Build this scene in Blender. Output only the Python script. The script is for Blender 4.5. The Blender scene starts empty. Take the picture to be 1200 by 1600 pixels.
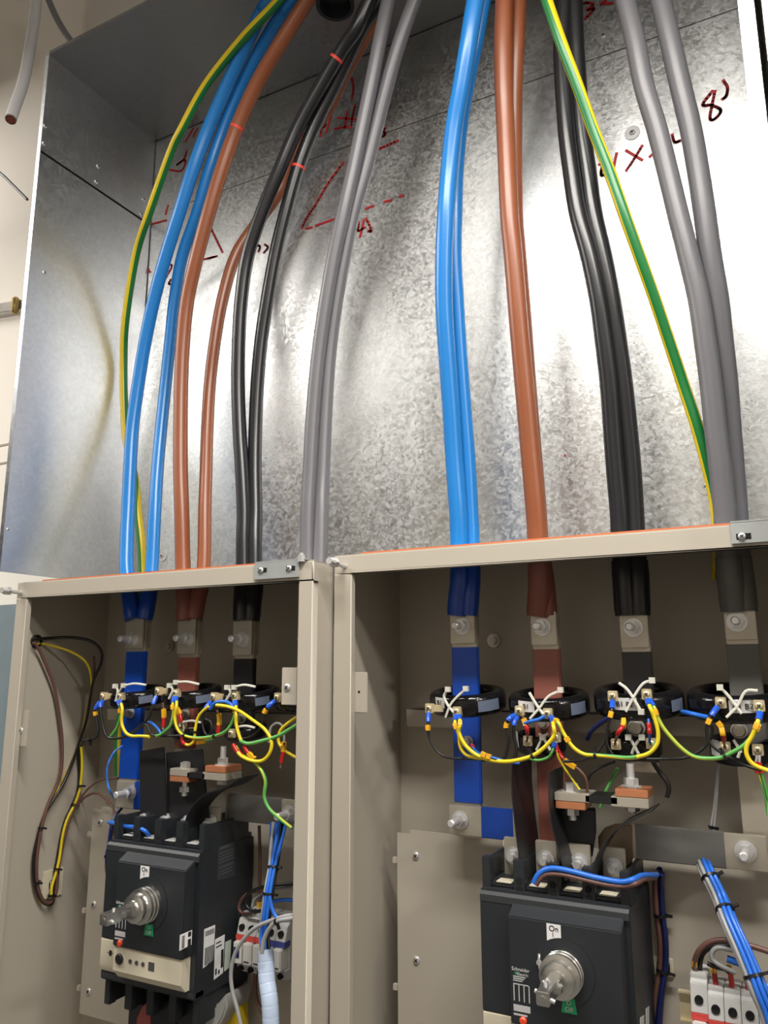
import bpy, bmesh, math, random
from mathutils import Vector, Matrix
random.seed(7)
C = bpy.context.scene.collection

# ------------------------------------------------------------------ camera, world, lights, exposure
F, PI_, YA, RO = 1219.56, .197826, .482905, -.002149      # focal length (px at 1200x1600), pitch, yaw, roll
_cy, _sy = math.cos(YA), math.sin(YA)
FW = Vector((-_sy*math.cos(PI_), _cy*math.cos(PI_), math.sin(PI_)))
_rt = Vector((_cy, _sy, 0)); _up = _rt.cross(FW)
RT = math.cos(RO)*_rt + math.sin(RO)*_up
UP = -math.sin(RO)*_rt + math.cos(RO)*_up
cam_d = bpy.data.cameras.new('camera'); cam = bpy.data.objects.new('camera', cam_d); C.objects.link(cam)
cam_d.sensor_fit = 'VERTICAL'; cam_d.sensor_height = 32; cam_d.lens = 32*F/1600; cam_d.clip_start = .01
cam.matrix_world = Matrix((RT, UP, -FW)).transposed().to_4x4()
bpy.context.scene.camera = cam

w = bpy.data.worlds.new('world'); bpy.context.scene.world = w; w.use_nodes = True
w.node_tree.nodes['Background'].inputs[0].default_value = (1, .97, .93, 1)
w.node_tree.nodes['Background'].inputs[1].default_value = .015

def area(name, loc, size, power, col=(1, .96, .9), target=None):
    d = bpy.data.lights.new(name, 'AREA'); d.shape = 'RECTANGLE'; d.size, d.size_y = size
    d.energy = power; d.color = col
    o = bpy.data.objects.new(name, d); C.objects.link(o); o.location = loc
    if target is not None:
        o.rotation_euler = (Vector(target)-Vector(loc)).to_track_quat('-Z', 'Y').to_euler()
    return o
area('lamp_or_fill', (-.05, .3, 1.2), (1.1, .1), 36)
area('lamp_or_fill', (-1.9, .25, 1.2), (1.1, .1), 21)
area('lamp_or_fill', (1.7, -.3, 1.25), (.3, .1), 12, target=(-.6, 1.0, -.2))
area('lamp_or_fill', (-.8, -2.3, 1.8), (2.4, .3), 24, target=(-.8, -3.2, .2))  # added fill on the unseen wall opposite, brightens the steel's reflections
area('lamp_or_fill', (2.2, -1.0, 1.9), (.3, 2.4), 24, target=(3.1, -1.0, .6))  # added fill on the unseen right wall, brightens the box's side panel
area('lamp_or_fill', (-2.5, .55, 1.75), (.3, .8), 22)  # added fill that brightens the cream wall at the left

vs = bpy.context.scene.view_settings
vs.view_transform = 'Standard'; vs.look = 'None'; vs.gamma = 1; vs.use_curve_mapping = False
vs.exposure = 0.16

# ------------------------------------------------------------------ geometry helpers
def A(px, py, Y):                       # point on the plane at depth Y seen in that direction
    d = FW + (px-600)/F*RT - (py-800)/F*UP
    return d*(Y/d.y)
def AX(px, py, X):                      # point on a side wall at X
    d = FW + (px-600)/F*RT - (py-800)/F*UP
    return d*(X/d.x)
def AZ(px, py, Z):
    d = FW + (px-600)/F*RT - (py-800)/F*UP
    return d*(Z/d.z)

class MB:
    def __init__(s): s.v, s.f, s.m, s.flat = [], [], [], []
    def add(s, vs, fs, mi=0):
        o = len(s.v); s.v += [Vector(p) for p in vs]
        for f in fs: s.f.append([i+o for i in f]); s.m.append(mi)
        return s
    def obox(s, c, ax, ay, az, mi=0):
        c, ax, ay, az = map(Vector, (c, ax, ay, az))
        vs = [c+i*ax+j*ay+k*az for k in (-1, 1) for j in (-1, 1) for i in (-1, 1)]
        return s.add(vs, [(0,2,3,1),(4,5,7,6),(0,1,5,4),(2,6,7,3),(0,4,6,2),(1,3,7,5)], mi)
    def box(s, x0, x1, y0, y1, z0, z1, mi=0):
        return s.obox(((x0+x1)/2,(y0+y1)/2,(z0+z1)/2), ((x1-x0)/2,0,0), (0,(y1-y0)/2,0), (0,0,(z1-z0)/2), mi)
    def lathe(s, c, axis, prof, n=16, mi=0, a0=0, a1=2*math.pi, ref=None):
        c, axis = Vector(c), Vector(axis).normalized()
        u = Vector(ref) if ref is not None else (Vector((1,0,0)) if abs(axis.x) < .9 else Vector((0,1,0)))
        u = (u-axis*u.dot(axis)).normalized(); v = axis.cross(u)
        full = abs(a1-a0-2*math.pi) < 1e-6; k = n if full else n+1
        vs = []
        for r, h in prof:
            for i in range(k):
                a = a0+(a1-a0)*i/n
                vs.append(c+axis*h+(u*math.cos(a)+v*math.sin(a))*r)
        fs = []
        for j in range(len(prof)-1):
            for i in range(n):
                i2 = (i+1) % k
                fs.append((j*k+i, j*k+i2, (j+1)*k+i2, (j+1)*k+i))
        return s.add(vs, fs, mi)
    def cyl(s, p0, p1, r0, r1=None, n=14, mi=0):
        p0, p1 = Vector(p0), Vector(p1); r1 = r0 if r1 is None else r1; L = (p1-p0).length
        return s.lathe(p0, p1-p0, [(1e-5,0),(r0,0),(r1,L),(1e-5,L)], n, mi)
    def hexa(s, p0, p1, r, mi=0): return s.cyl(p0, p1, r, n=6, mi=mi)
    def dome(s, c, axis, r, h, n=14, mi=0):
        return s.lathe(c, axis, [(r,0),(r*.97,h*.3),(r*.8,h*.7),(r*.45,h*.95),(1e-5,h)], n, mi)
    def tube(s, pts, r, n=10, k=5, mi=0, cap=True, stripe=None, flat=1.0, frac=.25):
        P = smooth(pts, k) if k > 1 else [Vector(p) for p in pts]
        rs = r if isinstance(r, (list, tuple)) else [r]*len(P)
        if len(rs) != len(P): rs = [rs[min(int(i/(len(P)-1)*(len(rs)-1)+.5), len(rs)-1)] for i in range(len(P))]
        o = len(s.v); u = None
        for i, p in enumerate(P):
            t = (P[min(i+1,len(P)-1)]-P[max(i-1,0)])
            t = t.normalized() if t.length > 1e-9 else Vector((0,0,1))
            if stripe is not None: u = t.cross(Vector((0,1,0)))
            elif u is None: u = t.orthogonal()
            u = (u-t*u.dot(t))
            u = u.normalized() if u.length > 1e-6 else t.orthogonal().normalized()
            v = t.cross(u)
            tw = stripe(i/(len(P)-1)) if stripe else 0
            for j in range(n):
                a = 2*math.pi*j/n+tw; s.v.append(p+(u*math.cos(a)+v*math.sin(a)*flat)*rs[i])
        for i in range(len(P)-1):
            for j in range(n):
                j2 = (j+1) % n
                s.f.append([o+i*n+j, o+i*n+j2, o+(i+1)*n+j2, o+(i+1)*n+j])
                s.m.append(mi if stripe is None else (mi if j < n*frac else mi+1))
        if cap:
            s.f.append([o+j for j in range(n)][::-1]); s.m.append(mi)
            s.f.append([o+(len(P)-1)*n+j for j in range(n)]); s.m.append(mi)
        return s
    def prism(s, poly, ext, mi=0):
        poly = [Vector(p) for p in poly]; ext = Vector(ext); n = len(poly)
        return s.add(poly+[p+ext for p in poly], [list(range(n))[::-1], list(range(n, 2*n))]+[(i,(i+1)%n,n+(i+1)%n,n+i) for i in range(n)], mi)
    def ribbon(s, pts, wdir, w, thick, k=5, mi=0):      # a bent sheet: path swept along wdir
        P = smooth(pts, k) if k > 1 else [Vector(p) for p in pts]; wd = Vector(wdir).normalized()*w
        o = len(s.v); n = len(P)
        for i, p in enumerate(P):
            t = P[min(i+1,n-1)]-P[max(i-1,0)]; nn = t.cross(wd).normalized()*thick/2
            s.v += [p-nn, p+nn, p+nn+wd, p-nn+wd]
        for i in range(n-1):
            a, b = o+4*i, o+4*i+4
            for j in range(4): s.f.append([a+j, a+(j+1)%4, b+(j+1)%4, b+j]); s.m.append(mi)
        s.f.append([o,o+1,o+2,o+3]); s.m.append(mi); e = o+4*(n-1); s.f.append([e+3,e+2,e+1,e]); s.m.append(mi)
        return s
def smooth(pts, k=5):
    P = [Vector(p) for p in pts]
    if len(P) < 3: 
        return [P[0].lerp(P[-1], i/(k)) for i in range(k+1)] if len(P) == 2 else P
    Q = [P[0]*2-P[1]]+P+[P[-1]*2-P[-2]]; out = []
    for i in range(1, len(Q)-2):
        a, b, c, d = Q[i-1], Q[i], Q[i+1], Q[i+2]
        for j in range(k):
            t = j/k
            out.append(.5*((2*b)+(c-a)*t+(2*a-5*b+4*c-d)*t*t+(3*b-a-3*c+d)*t**3))
    out.append(P[-1]); return out
def sub(path, s0, s1):                   # piece of a polyline between two arc lengths
    out = []; s = 0
    for i in range(len(path)-1):
        a, b = path[i], path[i+1]; L = (b-a).length
        if L < 1e-9: continue
        if s+L >= s0 and s <= s1:
            t0 = max(0, (s0-s)/L); t1 = min(1, (s1-s)/L)
            if not out: out.append(a.lerp(b, t0))
            out.append(a.lerp(b, t1))
        s += L
    return out
def plen(path): return sum((path[i+1]-path[i]).length for i in range(len(path)-1))

ORG = {}
def root_of(o):
    while o.parent: o = o.parent
    return o
def tag(o, label=None, cat=None, group=None, kind=None):
    if label: o['label'] = label
    if cat: o['category'] = cat
    if group: o['group'] = group
    if kind: o['kind'] = kind
    return o
def thing(name, label, cat, loc, group=None):
    o = bpy.data.objects.new(name, None); C.objects.link(o); o.location = loc; o.empty_display_size = .02
    return tag(o, label, cat, group)
def obj(name, mb, mats, parent=None, bevel=0, seg=2, sm=38, label=None, origin=None):
    if not isinstance(mats, (list, tuple)): mats = [mats]
    me = bpy.data.meshes.new(name)
    if parent is not None: off = Vector(root_of(parent).location)
    elif origin is not None: off = Vector(origin)
    else:
        off = Vector((0,0,0))
        if mb.v:
            lo = [min(v[i] for v in mb.v) for i in range(3)]; hi = [max(v[i] for v in mb.v) for i in range(3)]
            off = Vector(((lo[0]+hi[0])/2, (lo[1]+hi[1])/2, lo[2]))
    me.from_pydata([v-off for v in mb.v], [], mb.f)
    for m in mats: me.materials.append(m)
    me.polygons.foreach_set('material_index', mb.m)
    bm = bmesh.new(); bm.from_mesh(me); bmesh.ops.remove_doubles(bm, verts=bm.verts, dist=2e-5)
    bmesh.ops.recalc_face_normals(bm, faces=bm.faces)
    if bevel:
        es = [e for e in bm.edges if len(e.link_faces) == 2 and e.calc_face_angle(0) > math.radians(45)]
        bmesh.ops.bevel(bm, geom=es, offset=bevel, segments=seg, affect='EDGES', clamp_overlap=True)
    bm.to_mesh(me); bm.free()
    if sm:
        me.polygons.foreach_set('use_smooth', [True]*len(me.polygons)); me.set_sharp_from_angle(angle=math.radians(sm))
    o = bpy.data.objects.new(name, me); C.objects.link(o)
    if parent is not None: o.parent = parent
    else: o.location = off
    if label: o['label'] = label
    return o
def text(name, s, c, xd, zd, size, mat, parent, depth=.0002):
    cu = bpy.data.curves.new(name, 'FONT'); cu.body = s; cu.size = size; cu.extrude = depth; cu.align_x = 'CENTER'; cu.align_y = 'CENTER'
    t = bpy.data.objects.new('tmp', cu); C.objects.link(t)
    dg = bpy.context.evaluated_depsgraph_get(); me = bpy.data.meshes.new_from_object(t.evaluated_get(dg))
    bpy.data.objects.remove(t); bpy.data.curves.remove(cu)
    me.name = name; xd, zd = Vector(xd).normalized(), Vector(zd).normalized(); nd = xd.cross(zd)
    off = Vector(root_of(parent).location)
    for v in me.vertices: v.co = Vector(c)+xd*v.co.x+zd*v.co.y+nd*v.co.z-off
    me.materials.clear(); me.materials.append(mat)
    o = bpy.data.objects.new(name, me); C.objects.link(o); o.parent = parent
    return o

# ------------------------------------------------------------------ materials
def mat(name, col, rough=.5, metal=0, spec=.5, bump=0, bscale=60, var=0, vscale=8, coat=0, emit=None):
    m = bpy.data.materials.new(name); m.use_nodes = True; nt = m.node_tree; N = nt.nodes; b = N['Principled BSDF']
    b.inputs['Base Color'].default_value = (*col, 1); b.inputs['Roughness'].default_value = rough; b.inputs['Metallic'].default_value = metal
    b.inputs['Specular IOR Level'].default_value = spec; b.inputs['Coat Weight'].default_value = coat
    tc = N.new('ShaderNodeTexCoord')
    if var:
        n = N.new('ShaderNodeTexNoise'); n.inputs['Scale'].default_value = vscale; n.inputs['Detail'].default_value = 5
        r = N.new('ShaderNodeMapRange'); r.inputs['To Min'].default_value = 1-var; r.inputs['To Max'].default_value = 1+var
        x = N.new('ShaderNodeVectorMath'); x.operation = 'SCALE'; x.inputs[0].default_value = col
        nt.links.new(tc.outputs['Object'], n.inputs['Vector']); nt.links.new(n.outputs['Fac'], r.inputs['Value'])
        nt.links.new(r.outputs['Result'], x.inputs['Scale']); nt.links.new(x.outputs['Vector'], b.inputs['Base Color'])
    if bump:
        n = N.new('ShaderNodeTexNoise'); n.inputs['Scale'].default_value = bscale; n.inputs['Detail'].default_value = 3
        p = N.new('ShaderNodeBump'); p.inputs['Strength'].default_value = bump; p.inputs['Distance'].default_value = .001
        nt.links.new(tc.outputs['Object'], n.inputs['Vector']); nt.links.new(n.outputs['Fac'], p.inputs['Height']); nt.links.new(p.outputs['Normal'], b.inputs['Normal'])
    return m
def galv_mat(name, base=(.58,.6,.61), rough=.33, spangle=1.0, scale=150):
    m = bpy.data.materials.new(name); m.use_nodes = True; nt = m.node_tree; N = nt.nodes; L = nt.links; b = N['Principled BSDF']
    b.inputs['Metallic'].default_value = 1
    tc = N.new('ShaderNodeTexCoord')
    def noise(sc, det, vec=None):
        n = N.new('ShaderNodeTexNoise'); n.inputs['Scale'].default_value = sc; n.inputs['Detail'].default_value = det
        L.new(vec or tc.outputs['Object'], n.inputs['Vector']); return n
    def rng(src, a, c_):
        r = N.new('ShaderNodeMapRange'); r.inputs['To Min'].default_value = a; r.inputs['To Max'].default_value = c_; L.new(src, r.inputs['Value']); return r.outputs['Result']
    def math_(op, x, y):
        n = N.new('ShaderNodeMath'); n.operation = op
        for i, q in enumerate((x, y)):
            if isinstance(q, (int, float)): n.inputs[i].default_value = q
            else: L.new(q, n.inputs[i])
        return n.outputs[0]
    ns = noise(60, 4)
    mx = N.new('ShaderNodeMix'); mx.data_type = 'VECTOR'; mx.inputs['Factor'].default_value = .02
    L.new(tc.outputs['Object'], mx.inputs[4]); L.new(ns.outputs['Color'], mx.inputs[5])
    vo = N.new('ShaderNodeTexVoronoi'); vo.inputs['Scale'].default_value = scale; L.new(mx.outputs[1], vo.inputs['Vector'])
    sep = N.new('ShaderNodeSeparateColor'); L.new(vo.outputs['Color'], sep.inputs['Color'])
    big = noise(2.6, 5); mid = noise(14, 5)
    rr = math_('ADD', rng(sep.outputs[0], rough-.03*spangle, rough+.05*spangle), rng(big.outputs['Fac'], -.09, .09))
    rr = math_('ADD', rr, rng(mid.outputs['Fac'], -.03, .03)); L.new(rr, b.inputs['Roughness'])
    sc = N.new('ShaderNodeVectorMath'); sc.operation = 'SCALE'; sc.inputs[0].default_value = base
    L.new(math_('MULTIPLY', rng(sep.outputs[1], 1-.05*spangle, 1+.05*spangle), rng(mid.outputs['Fac'], .95, 1.05)), sc.inputs['Scale']); L.new(sc.outputs['Vector'], b.inputs['Base Color'])
    fine = noise(260, 3)
    h = math_('ADD', math_('MULTIPLY', sep.outputs[2], .5), fine.outputs['Fac'])
    bp = N.new('ShaderNodeBump'); bp.inputs['Strength'].default_value = .075*spangle; bp.inputs['Distance'].default_value = .001
    L.new(h, bp.inputs['Height'])
    b2 = N.new('ShaderNodeBump'); b2.inputs['Strength'].default_value = .10; b2.inputs['Distance'].default_value = .02
    L.new(big.outputs['Fac'], b2.inputs['Height']); L.new(b2.outputs['Normal'], bp.inputs['Normal']); L.new(bp.outputs['Normal'], b.inputs['Normal'])
    return m
M = {
 'galv': galv_mat('galvanised_back', (.66,.67,.67), .37, 2.1, 200), 'galv_top_shaded': galv_mat('galvanised_top_shaded', (.33,.33,.33), .3, .6), 'seam': mat('seam_shadow', (.06,.06,.06), .6), 'galv_side_lit': galv_mat('galvanised_side_lit', (.78,.80,.82), .36, .9),  # top base painted darker for its shade, side base lighter as if lit
 'paint': mat('beige_powder_coat', (.44,.40,.335), .42, bump=.06, bscale=900, spec=.4),
 'paint_in': mat('beige_coat_plain', (.44,.40,.335), .45, bump=.05, bscale=900, spec=.4),
 'wall': mat('cream_wall', (.74,.69,.62), .8, bump=.3, bscale=30, var=.05, vscale=3),
 'floor': mat('grey_floor', (.16,.155,.145), .6, var=.1), 'ceil': mat('white_ceiling', (.7,.68,.64), .8),
 'trimgrey': mat('grey_pilaster', (.52,.49,.45), .7), 'bluegrey': mat('blue_grey_paint', (.24,.3,.335), .5, var=.04),
 'blue': mat('blue_sheath', (.012,.18,.52), .3, var=.05, vscale=10, bump=.05, bscale=40), 'brown': mat('brown_sheath', (.235,.07,.027), .35, var=.07, vscale=10, bump=.05, bscale=40),
 'black': mat('black_sheath', (.012,.012,.014), .3, bump=.06, bscale=40), 'grey': mat('grey_sheath', (.13,.127,.137), .38, var=.05, bump=.05, bscale=40),
 'green': mat('green_sheath', (.01,.16,.035), .35), 'yellow': mat('yellow_sheath', (.68,.5,.012), .35),
 'greywire': mat('pale_grey_cable', (.42,.42,.42), .45, var=.06),
 'shr_blue': mat('blue_shrink', (.006,.055,.36), .28), 'shr_brown': mat('brown_shrink', (.23,.075,.055), .4, var=.06), 'shr_black': mat('black_shrink', (.012,.012,.014), .3), 'shr_grey': mat('grey_shrink', (.13,.127,.12), .42, var=.06, vscale=20),
 'copper': mat('copper', (.68,.28,.14), .35, .6, var=.12, vscale=60), 'copper_d': mat('cut_copper', (.3,.07,.05), .5, .6),
 'tin': mat('tinned_copper', (.5,.46,.385), .33, .5, bump=.1, bscale=200, var=.12, vscale=40), 'tail': mat('dull_tinned_tail', (.2,.15,.1), .45, .5, var=.15, vscale=30), 'chrome': mat('plated_shaft', (.62,.61,.58), .2, .92, var=.15, vscale=120), 'zinc': mat('zinc_bracket', (.42,.44,.44), .38, .4, var=.1, vscale=40), 'steel': mat('zinc_steel', (.68,.68,.68), .26, .55, var=.1, vscale=90), 'steel_d': mat('worn_steel', (.5,.47,.42), .32, .7, var=.15, vscale=80),
 'brass': mat('brass_terminal', (.68,.58,.38), .3, .45, var=.15, vscale=120), 'strap': mat('brass_clip', (.35,.26,.1), .4, .8),
 'case': mat('charcoal_moulding', (.018,.021,.025), .42, bump=.05, bscale=700), 'case2': mat('charcoal_moulding_lighter', (.03,.033,.037), .5, bump=.05, bscale=700), 'hole': mat('dark_hole', (.003,.003,.003), .9),
 'ct': mat('black_tape_wrap', (.006,.006,.007), .16, bump=.5, bscale=160), 'barrier': mat('black_barrier_sheet', (.014,.014,.016), .42, var=.15, vscale=20),
 'white': mat('white_plastic', (.62,.61,.58), .4), 'ivory': mat('ivory_panel', (.62,.57,.44), .45, var=.03), 'paper': mat('white_label', (.72,.72,.72), .5), 'paper_g': mat('pale_green_label', (.5,.56,.5), .5),
 'tie': mat('natural_nylon', (.6,.59,.52), .4), 'tie_k': mat('black_nylon', (.008,.008,.009), .35),
 'fer_blue': mat('blue_ferrule', (.015,.09,.55), .3), 'fer_red': mat('red_ferrule', (.5,.015,.012), .3), 'marker': mat('yellow_marker_sleeve', (.8,.42,.02), .4),
 'k': mat('black_wire', (.01,.01,.01), .35), 'wblue': mat('blue_wire', (.02,.14,.6), .32), 'wbrown': mat('brown_wire', (.13,.06,.048), .4), 'wgrey': mat('grey_wire', (.3,.3,.3), .4), 'navy': mat('dark_blue_wire', (.006,.013,.085), .35),
 'wyellow': mat('yellow_wire', (.75,.58,.02), .35), 'wgreen': mat('green_wire', (.1,.36,.08), .35),
 'red': mat('red_marker_ink', (.48,.012,.016), .55), 'redband': mat('red_tape', (.65,.05,.035), .5), 'orange': mat('orange_edging', (.55,.16,.06), .5),
 'ink': mat('black_print', (.01,.01,.01), .6), 'wink': mat('white_print', (.5,.5,.5), .6), 'gink': mat('grey_print', (.06,.06,.066), .6), 'greenlab': mat('green_label', (.01,.3,.12), .5), 'redbtn': mat('red_button', (.75,.07,.02), .35),
 'ctlabel': mat('grey_blue_plate', (.13,.16,.23), .45), 'spiral': mat('translucent_spiral_wrap', (.5,.6,.78), .35), 'mod': mat('module_grey', (.5,.5,.49), .45), 'pinkred': mat('red_stripe', (.6,.06,.05), .5), 'bluestripe': mat('blue_stripe', (.05,.07,.3), .5), 'yplastic': mat('yellow_plastic', (.6,.42,.01), .4), 'gplastic': mat('grey_plastic_shroud', (.35,.35,.33), .5), 'pink': mat('dull_red_shrink', (.42,.1,.09), .45),
}
M['wlime'] = mat('lime_wire', (.42,.5,.05), .35)
COL = {'l':'wlime','k':'k','b':'wblue','n':'wbrown','g':'wgrey','y':'wyellow','gr':'wgreen','nv':'navy'}

# ------------------------------------------------------------------ setting
def struct(name, mb, m): return tag(obj(name, mb, m), kind='structure')
ZF, ZC = -1.45, 2.6
struct('floor', MB().box(-4.6, 3.2, -3.6, 1.36, ZF-.1, ZF), M['floor'])
struct('trim_1', MB().box(A(139,20,1.26).x, -1.0, 1.262, 1.2905, 1.0, 2.6), M['trimgrey'])
struct('ceiling', MB().box(-4.6, 3.2, -3.6, 1.36, ZC, ZC+.1), M['ceil'])
struct('wall_right', MB().box(3.1, 3.2, -3.5, 1.30, ZF, ZC), M['wall'])
struct('wall_front', MB().box(-4.6, 3.2, -3.6, -3.5, ZF, ZC), M['wall'])
wb = struct('wall_back', MB().box(-4.6, 3.2, 1.30, 1.36, ZF, ZC), M['wall'])
bl = MB()
for z0, z1 in ((.58, 2.6), (.53, .576), (-.3, .526)): bl.box(-2.6, 1.0, 1.29, 1.3005, z0, z1)
obj('wall_panel', bl, M['wall'], wb, bevel=.002)

# ------------------------------------------------------------------ galvanised box above the cabinets
GX0, GX1, GYF, GYB, GZ0, GZT, SEAM = -1.256, .022, .915, 1.22, .172, 1.243, 1.02
BSEAM = 1.045
gb = thing('galvanised_box', 'large open galvanised steel cable box with red marker notes above the two cabinets', 'cable box', ((GX0+GX1)/2, GYB, GZ0))
bp = obj('back_panel', MB().box(GX0, GX1, GYB, GYB+.002, GZ0, BSEAM-.0008), M['galv'], gb)
obj('back_panel', MB().box(GX0, GX1, GYB-.0004, GYB+.0016, BSEAM+.0008, GZT), M['galv'], gb)
lp = obj('side_panel', MB().box(GX0-.0015, GX0, GYF, GYB, GZ0, SEAM-.003), M['galv_side_lit'], gb)
lu = obj('side_panel', MB().box(GX0-.0015, GX0, GYF, GYB, SEAM+.003, GZT), M['galv_side_lit'], gb)
obj('lap_gap_shade', MB().box(GX0-.016, GX0-.012, GYF+.004, GYB, SEAM-.02, SEAM+.02), M['hole'], gb)  # near-black colour puts the shade of the lap gap into the strip
obj('edge_flange', MB().box(GX0-.010, GX0, GYF-.0015, GYF, GZ0, GZT), M['galv_side_lit'], gb)
obj('top_panel', MB().box(GX0, GX1, GYF, GYB, GZT, GZT+.002).box(GX0, GX1, GYF-.0015, GYF, GZT, GZT+.008), M['galv_top_shaded'], gb)
obj('corner_seam_shade', MB().box(GX0, GX0+.0016, GYB-.0014, GYB, GZ0, GZT), M['seam'], gb)  # dark strips painted in as the shade of the corner seams
obj('corner_seam_shade', MB().box(GX0, GX1, GYB-.0014, GYB, GZT-.0016, GZT), M['seam'], gb)
obj('side_panel', MB().box(GX1, GX1+.0015, GYF, GYB, GZ0, GZT), M['galv_side_lit'], gb)
obj('edge_flange', MB().box(GX1-.0155, GX1+.0015, GYF-.0015, GYF, GZ0, GZT), M['galv'], gb)
def screw(parent, c, n, r=.0048, name='screw', m='steel'):
    n = Vector(n); mb = MB().dome(c, n, r, r*.55)
    u = n.orthogonal().normalized(); v = n.cross(u); t = Vector(c)+n*r*.56
    mb.obox(t, u*r*.55, v*r*.1, n*r*.06, 1).obox(t, v*r*.55, u*r*.1, n*r*.06, 1)
    return obj(name, mb, [M[m], M['hole']], parent)
for p in ((70,197),(68,224),(153,260),(150,284),(224,312),(220,335)): screw(lu if p[1] != 999 else lp, AX(*p, GX0), (1,0,0))
screw(lp, AX(69,426,GX0), (1,0,0), .0045)
screw(lp, AX(12,827,GX0), (1,0,0), .003)
for i, p in enumerate(((943,57),(988,208),(1103,760),(254,868))):
    c = A(*p, GYB); n = Vector((0,-1,0))
    ws = obj('washer', MB().lathe(c, n, [(.004,0),(.004,.0016),(.0125,.0016),(.0125,0)], 24), M['steel'], bp)
    screw(ws, c+n*.0012, n, .0052)
# red marker writing on the back sheet (flat ink, drawn as thin strokes on the metal)
def strokes(polys, Y, w=.0024):
    mb = MB()
    for pl in polys:
        P = smooth([A(x, y, Y) for x, y in pl], 4) if len(pl) > 2 else [A(x, y, Y) for x, y in pl]
        for i in range(len(P)-1):
            a, b = P[i], P[i+1]; d = (b-a)
            if d.length < 1e-6: continue
            d.normalize(); s = Vector((-d.z, 0, d.x))*w; e = d*w*.6
            mb.add([a-s-e, b-s+e, b+s+e, a+s-e], [(0,1,2,3)])
    return mb
def c3(pl, ox, oy, s=3): return [(ox+x/s, oy+y/s) for x, y in pl]
K = [c3(p,800,0) for p in ([(535,705),(610,750)],[(610,682),(572,745),(535,800)],[(490,718),(475,790)],[(408,772),(425,765),(418,800),(420,822),(437,815)],[(272,838),(255,848),(262,866),(275,862)],
   [(322,22),(350,12),(380,20),(352,45),(385,40),(340,90)],[(415,18),(470,14)],[(440,0),(415,20)],[(940,425),(893,490),(930,492),(972,508),(975,530),(945,560),(928,552),(938,490),(952,425)],[(990,375),(1010,410),(1004,448),(985,465)],[(750,630),(762,665),(790,658)],[(645,735),(690,690)])]
K += [c3(p,400,0) for p in ([(448,365),(456,410),(448,462)],[(465,490),(452,545),(445,600)],[(428,520),(415,600)],[(368,605),(432,592)],[(382,552),(478,560)],[(355,530),(328,622)],[(312,560),(296,575),(300,598),(325,590),(318,560),(300,640)],
   [(543,706),(600,688),(665,658)],[(608,598),(588,620),(585,640),(604,632),(600,612)],[(562,625),(568,630)],[(410,760),(340,855),(275,965)],[(275,965),(240,1015),(213,1068)],[(235,1072),(262,1066)],[(278,1058),(362,1028)],
   [(465,993),(475,990)],[(513,978),(550,965)],[(600,946),(634,937)],[(672,921),(690,917)],[(440,1050),(436,1112)],[(462,1058),(450,1095)],[(482,1040),(478,1082),(510,1065)],[(505,1030),(486,1112)],[(515,1022),(540,1080),(525,1082)],[(0,1150),(18,1155),(10,1180)],[(40,1145),(55,1160),(35,1185)])]
K += [c3(p,0,0) for p in ([(975,1045),(1012,1120),(1042,1182)],[(700,1052),(778,1032)],[(775,1005),(788,962)],[(795,795),(850,800),(868,750),(828,772),(862,745),(876,705)],[(868,665),(905,600)],[(905,640),(925,600)],[(1040,590),(1075,610)])]
K += [c3(p,0,400) for p in ([(656,66),(704,74)],[(665,82),(698,62)],[(775,45),(805,45),(775,105)],[(800,108),(790,130),(806,128),(808,108)],[(935,20),(1018,0)],[(975,12),(1010,2)])]
for k in K: obj('marker_stroke', strokes([k], GYB-(.0009 if k[0][1] > 130 else .0013)), M['red'], gb)
obj('ink_mark', MB().lathe(A(883,712,GYB-.0003), (0,-1,0), [(.002,0),(.0018,.0003),(1e-5,.0003)], 10), M['red'], gb)
# black entry bushes in the top panel
def bush(px, py, r):
    c = AZ(px, py, GZT); return MB().lathe(c+Vector((0,0,-.03)), (0,0,1), [(r*.82,.03),(r*.82,0),(r,0),(r,.034),(r*1.15,.034),(r*1.15,.04)], 28)
obj('entry_bush', bush(524,-12,.036), M['case'], gb)

# pale trunking to the right of the box
tr = thing('wall_trunking', 'narrow upright steel trunking at the right edge beside the galvanised box', 'trunking', (.09, 1.2, .2))
obj('trunking_body', MB().box(.034, .10, .985, 1.29, .172, 1.9), M['steel_d'], tr, bevel=.002)
obj('front_cover', MB().box(.048, .13, .965, .985, .172, 1.9), M['paint'], tr, bevel=.003)

# ------------------------------------------------------------------ cabinets
def cabinet(name, label, X0, X1, YF, YB, ZT, fl, pw, rp, loop_z=(0,0)):
    Z0 = -.95; t = .002
    r = thing(name, label, 'cabinet', ((X0+X1)/2, YB, Z0))
    p = M['paint']
    obj('back_panel', MB().box(X0, X1, YB-t, YB, Z0, ZT), M['paint_in'], r)
    sl = obj('side_panel', MB().box(X0, X0+t, YF+.003, YB, Z0, ZT), M['paint_in'], r)
    sr = obj('side_panel', MB().box(X1-t, X1, YF+.003, YB, Z0, ZT), p, r)
    obj('bottom_panel', MB().box(X0, X1, YF, YB, Z0, Z0+t), p, r)
    obj('top_panel', MB().box(X0, X1, YF+.002, YB, ZT-t, ZT), p, r)
    obj('gland_plate', MB().box(X0+.04, X1-.03, YF+.03, YB-.03, ZT, ZT+.002), M['galv_side_lit'], r)
    fr = MB().box(X0, X1, YF, YF+.013, ZT-fl, ZT).box(X0, X0+pw, YF, YF+.013, Z0, ZT-fl).box(X1-rp, X1, YF, YF+.013, Z0, ZT-fl)
    f = obj('front_frame', fr, p, r, bevel=.0022, seg=3)
    obj('edge_trim', MB().box(X0+.03, X1-.08, YF+.028, YF+.034, ZT+.0015, ZT*1.03+.0018), M['orange'], r, bevel=.001)
    return r, sl, sr, f
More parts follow.
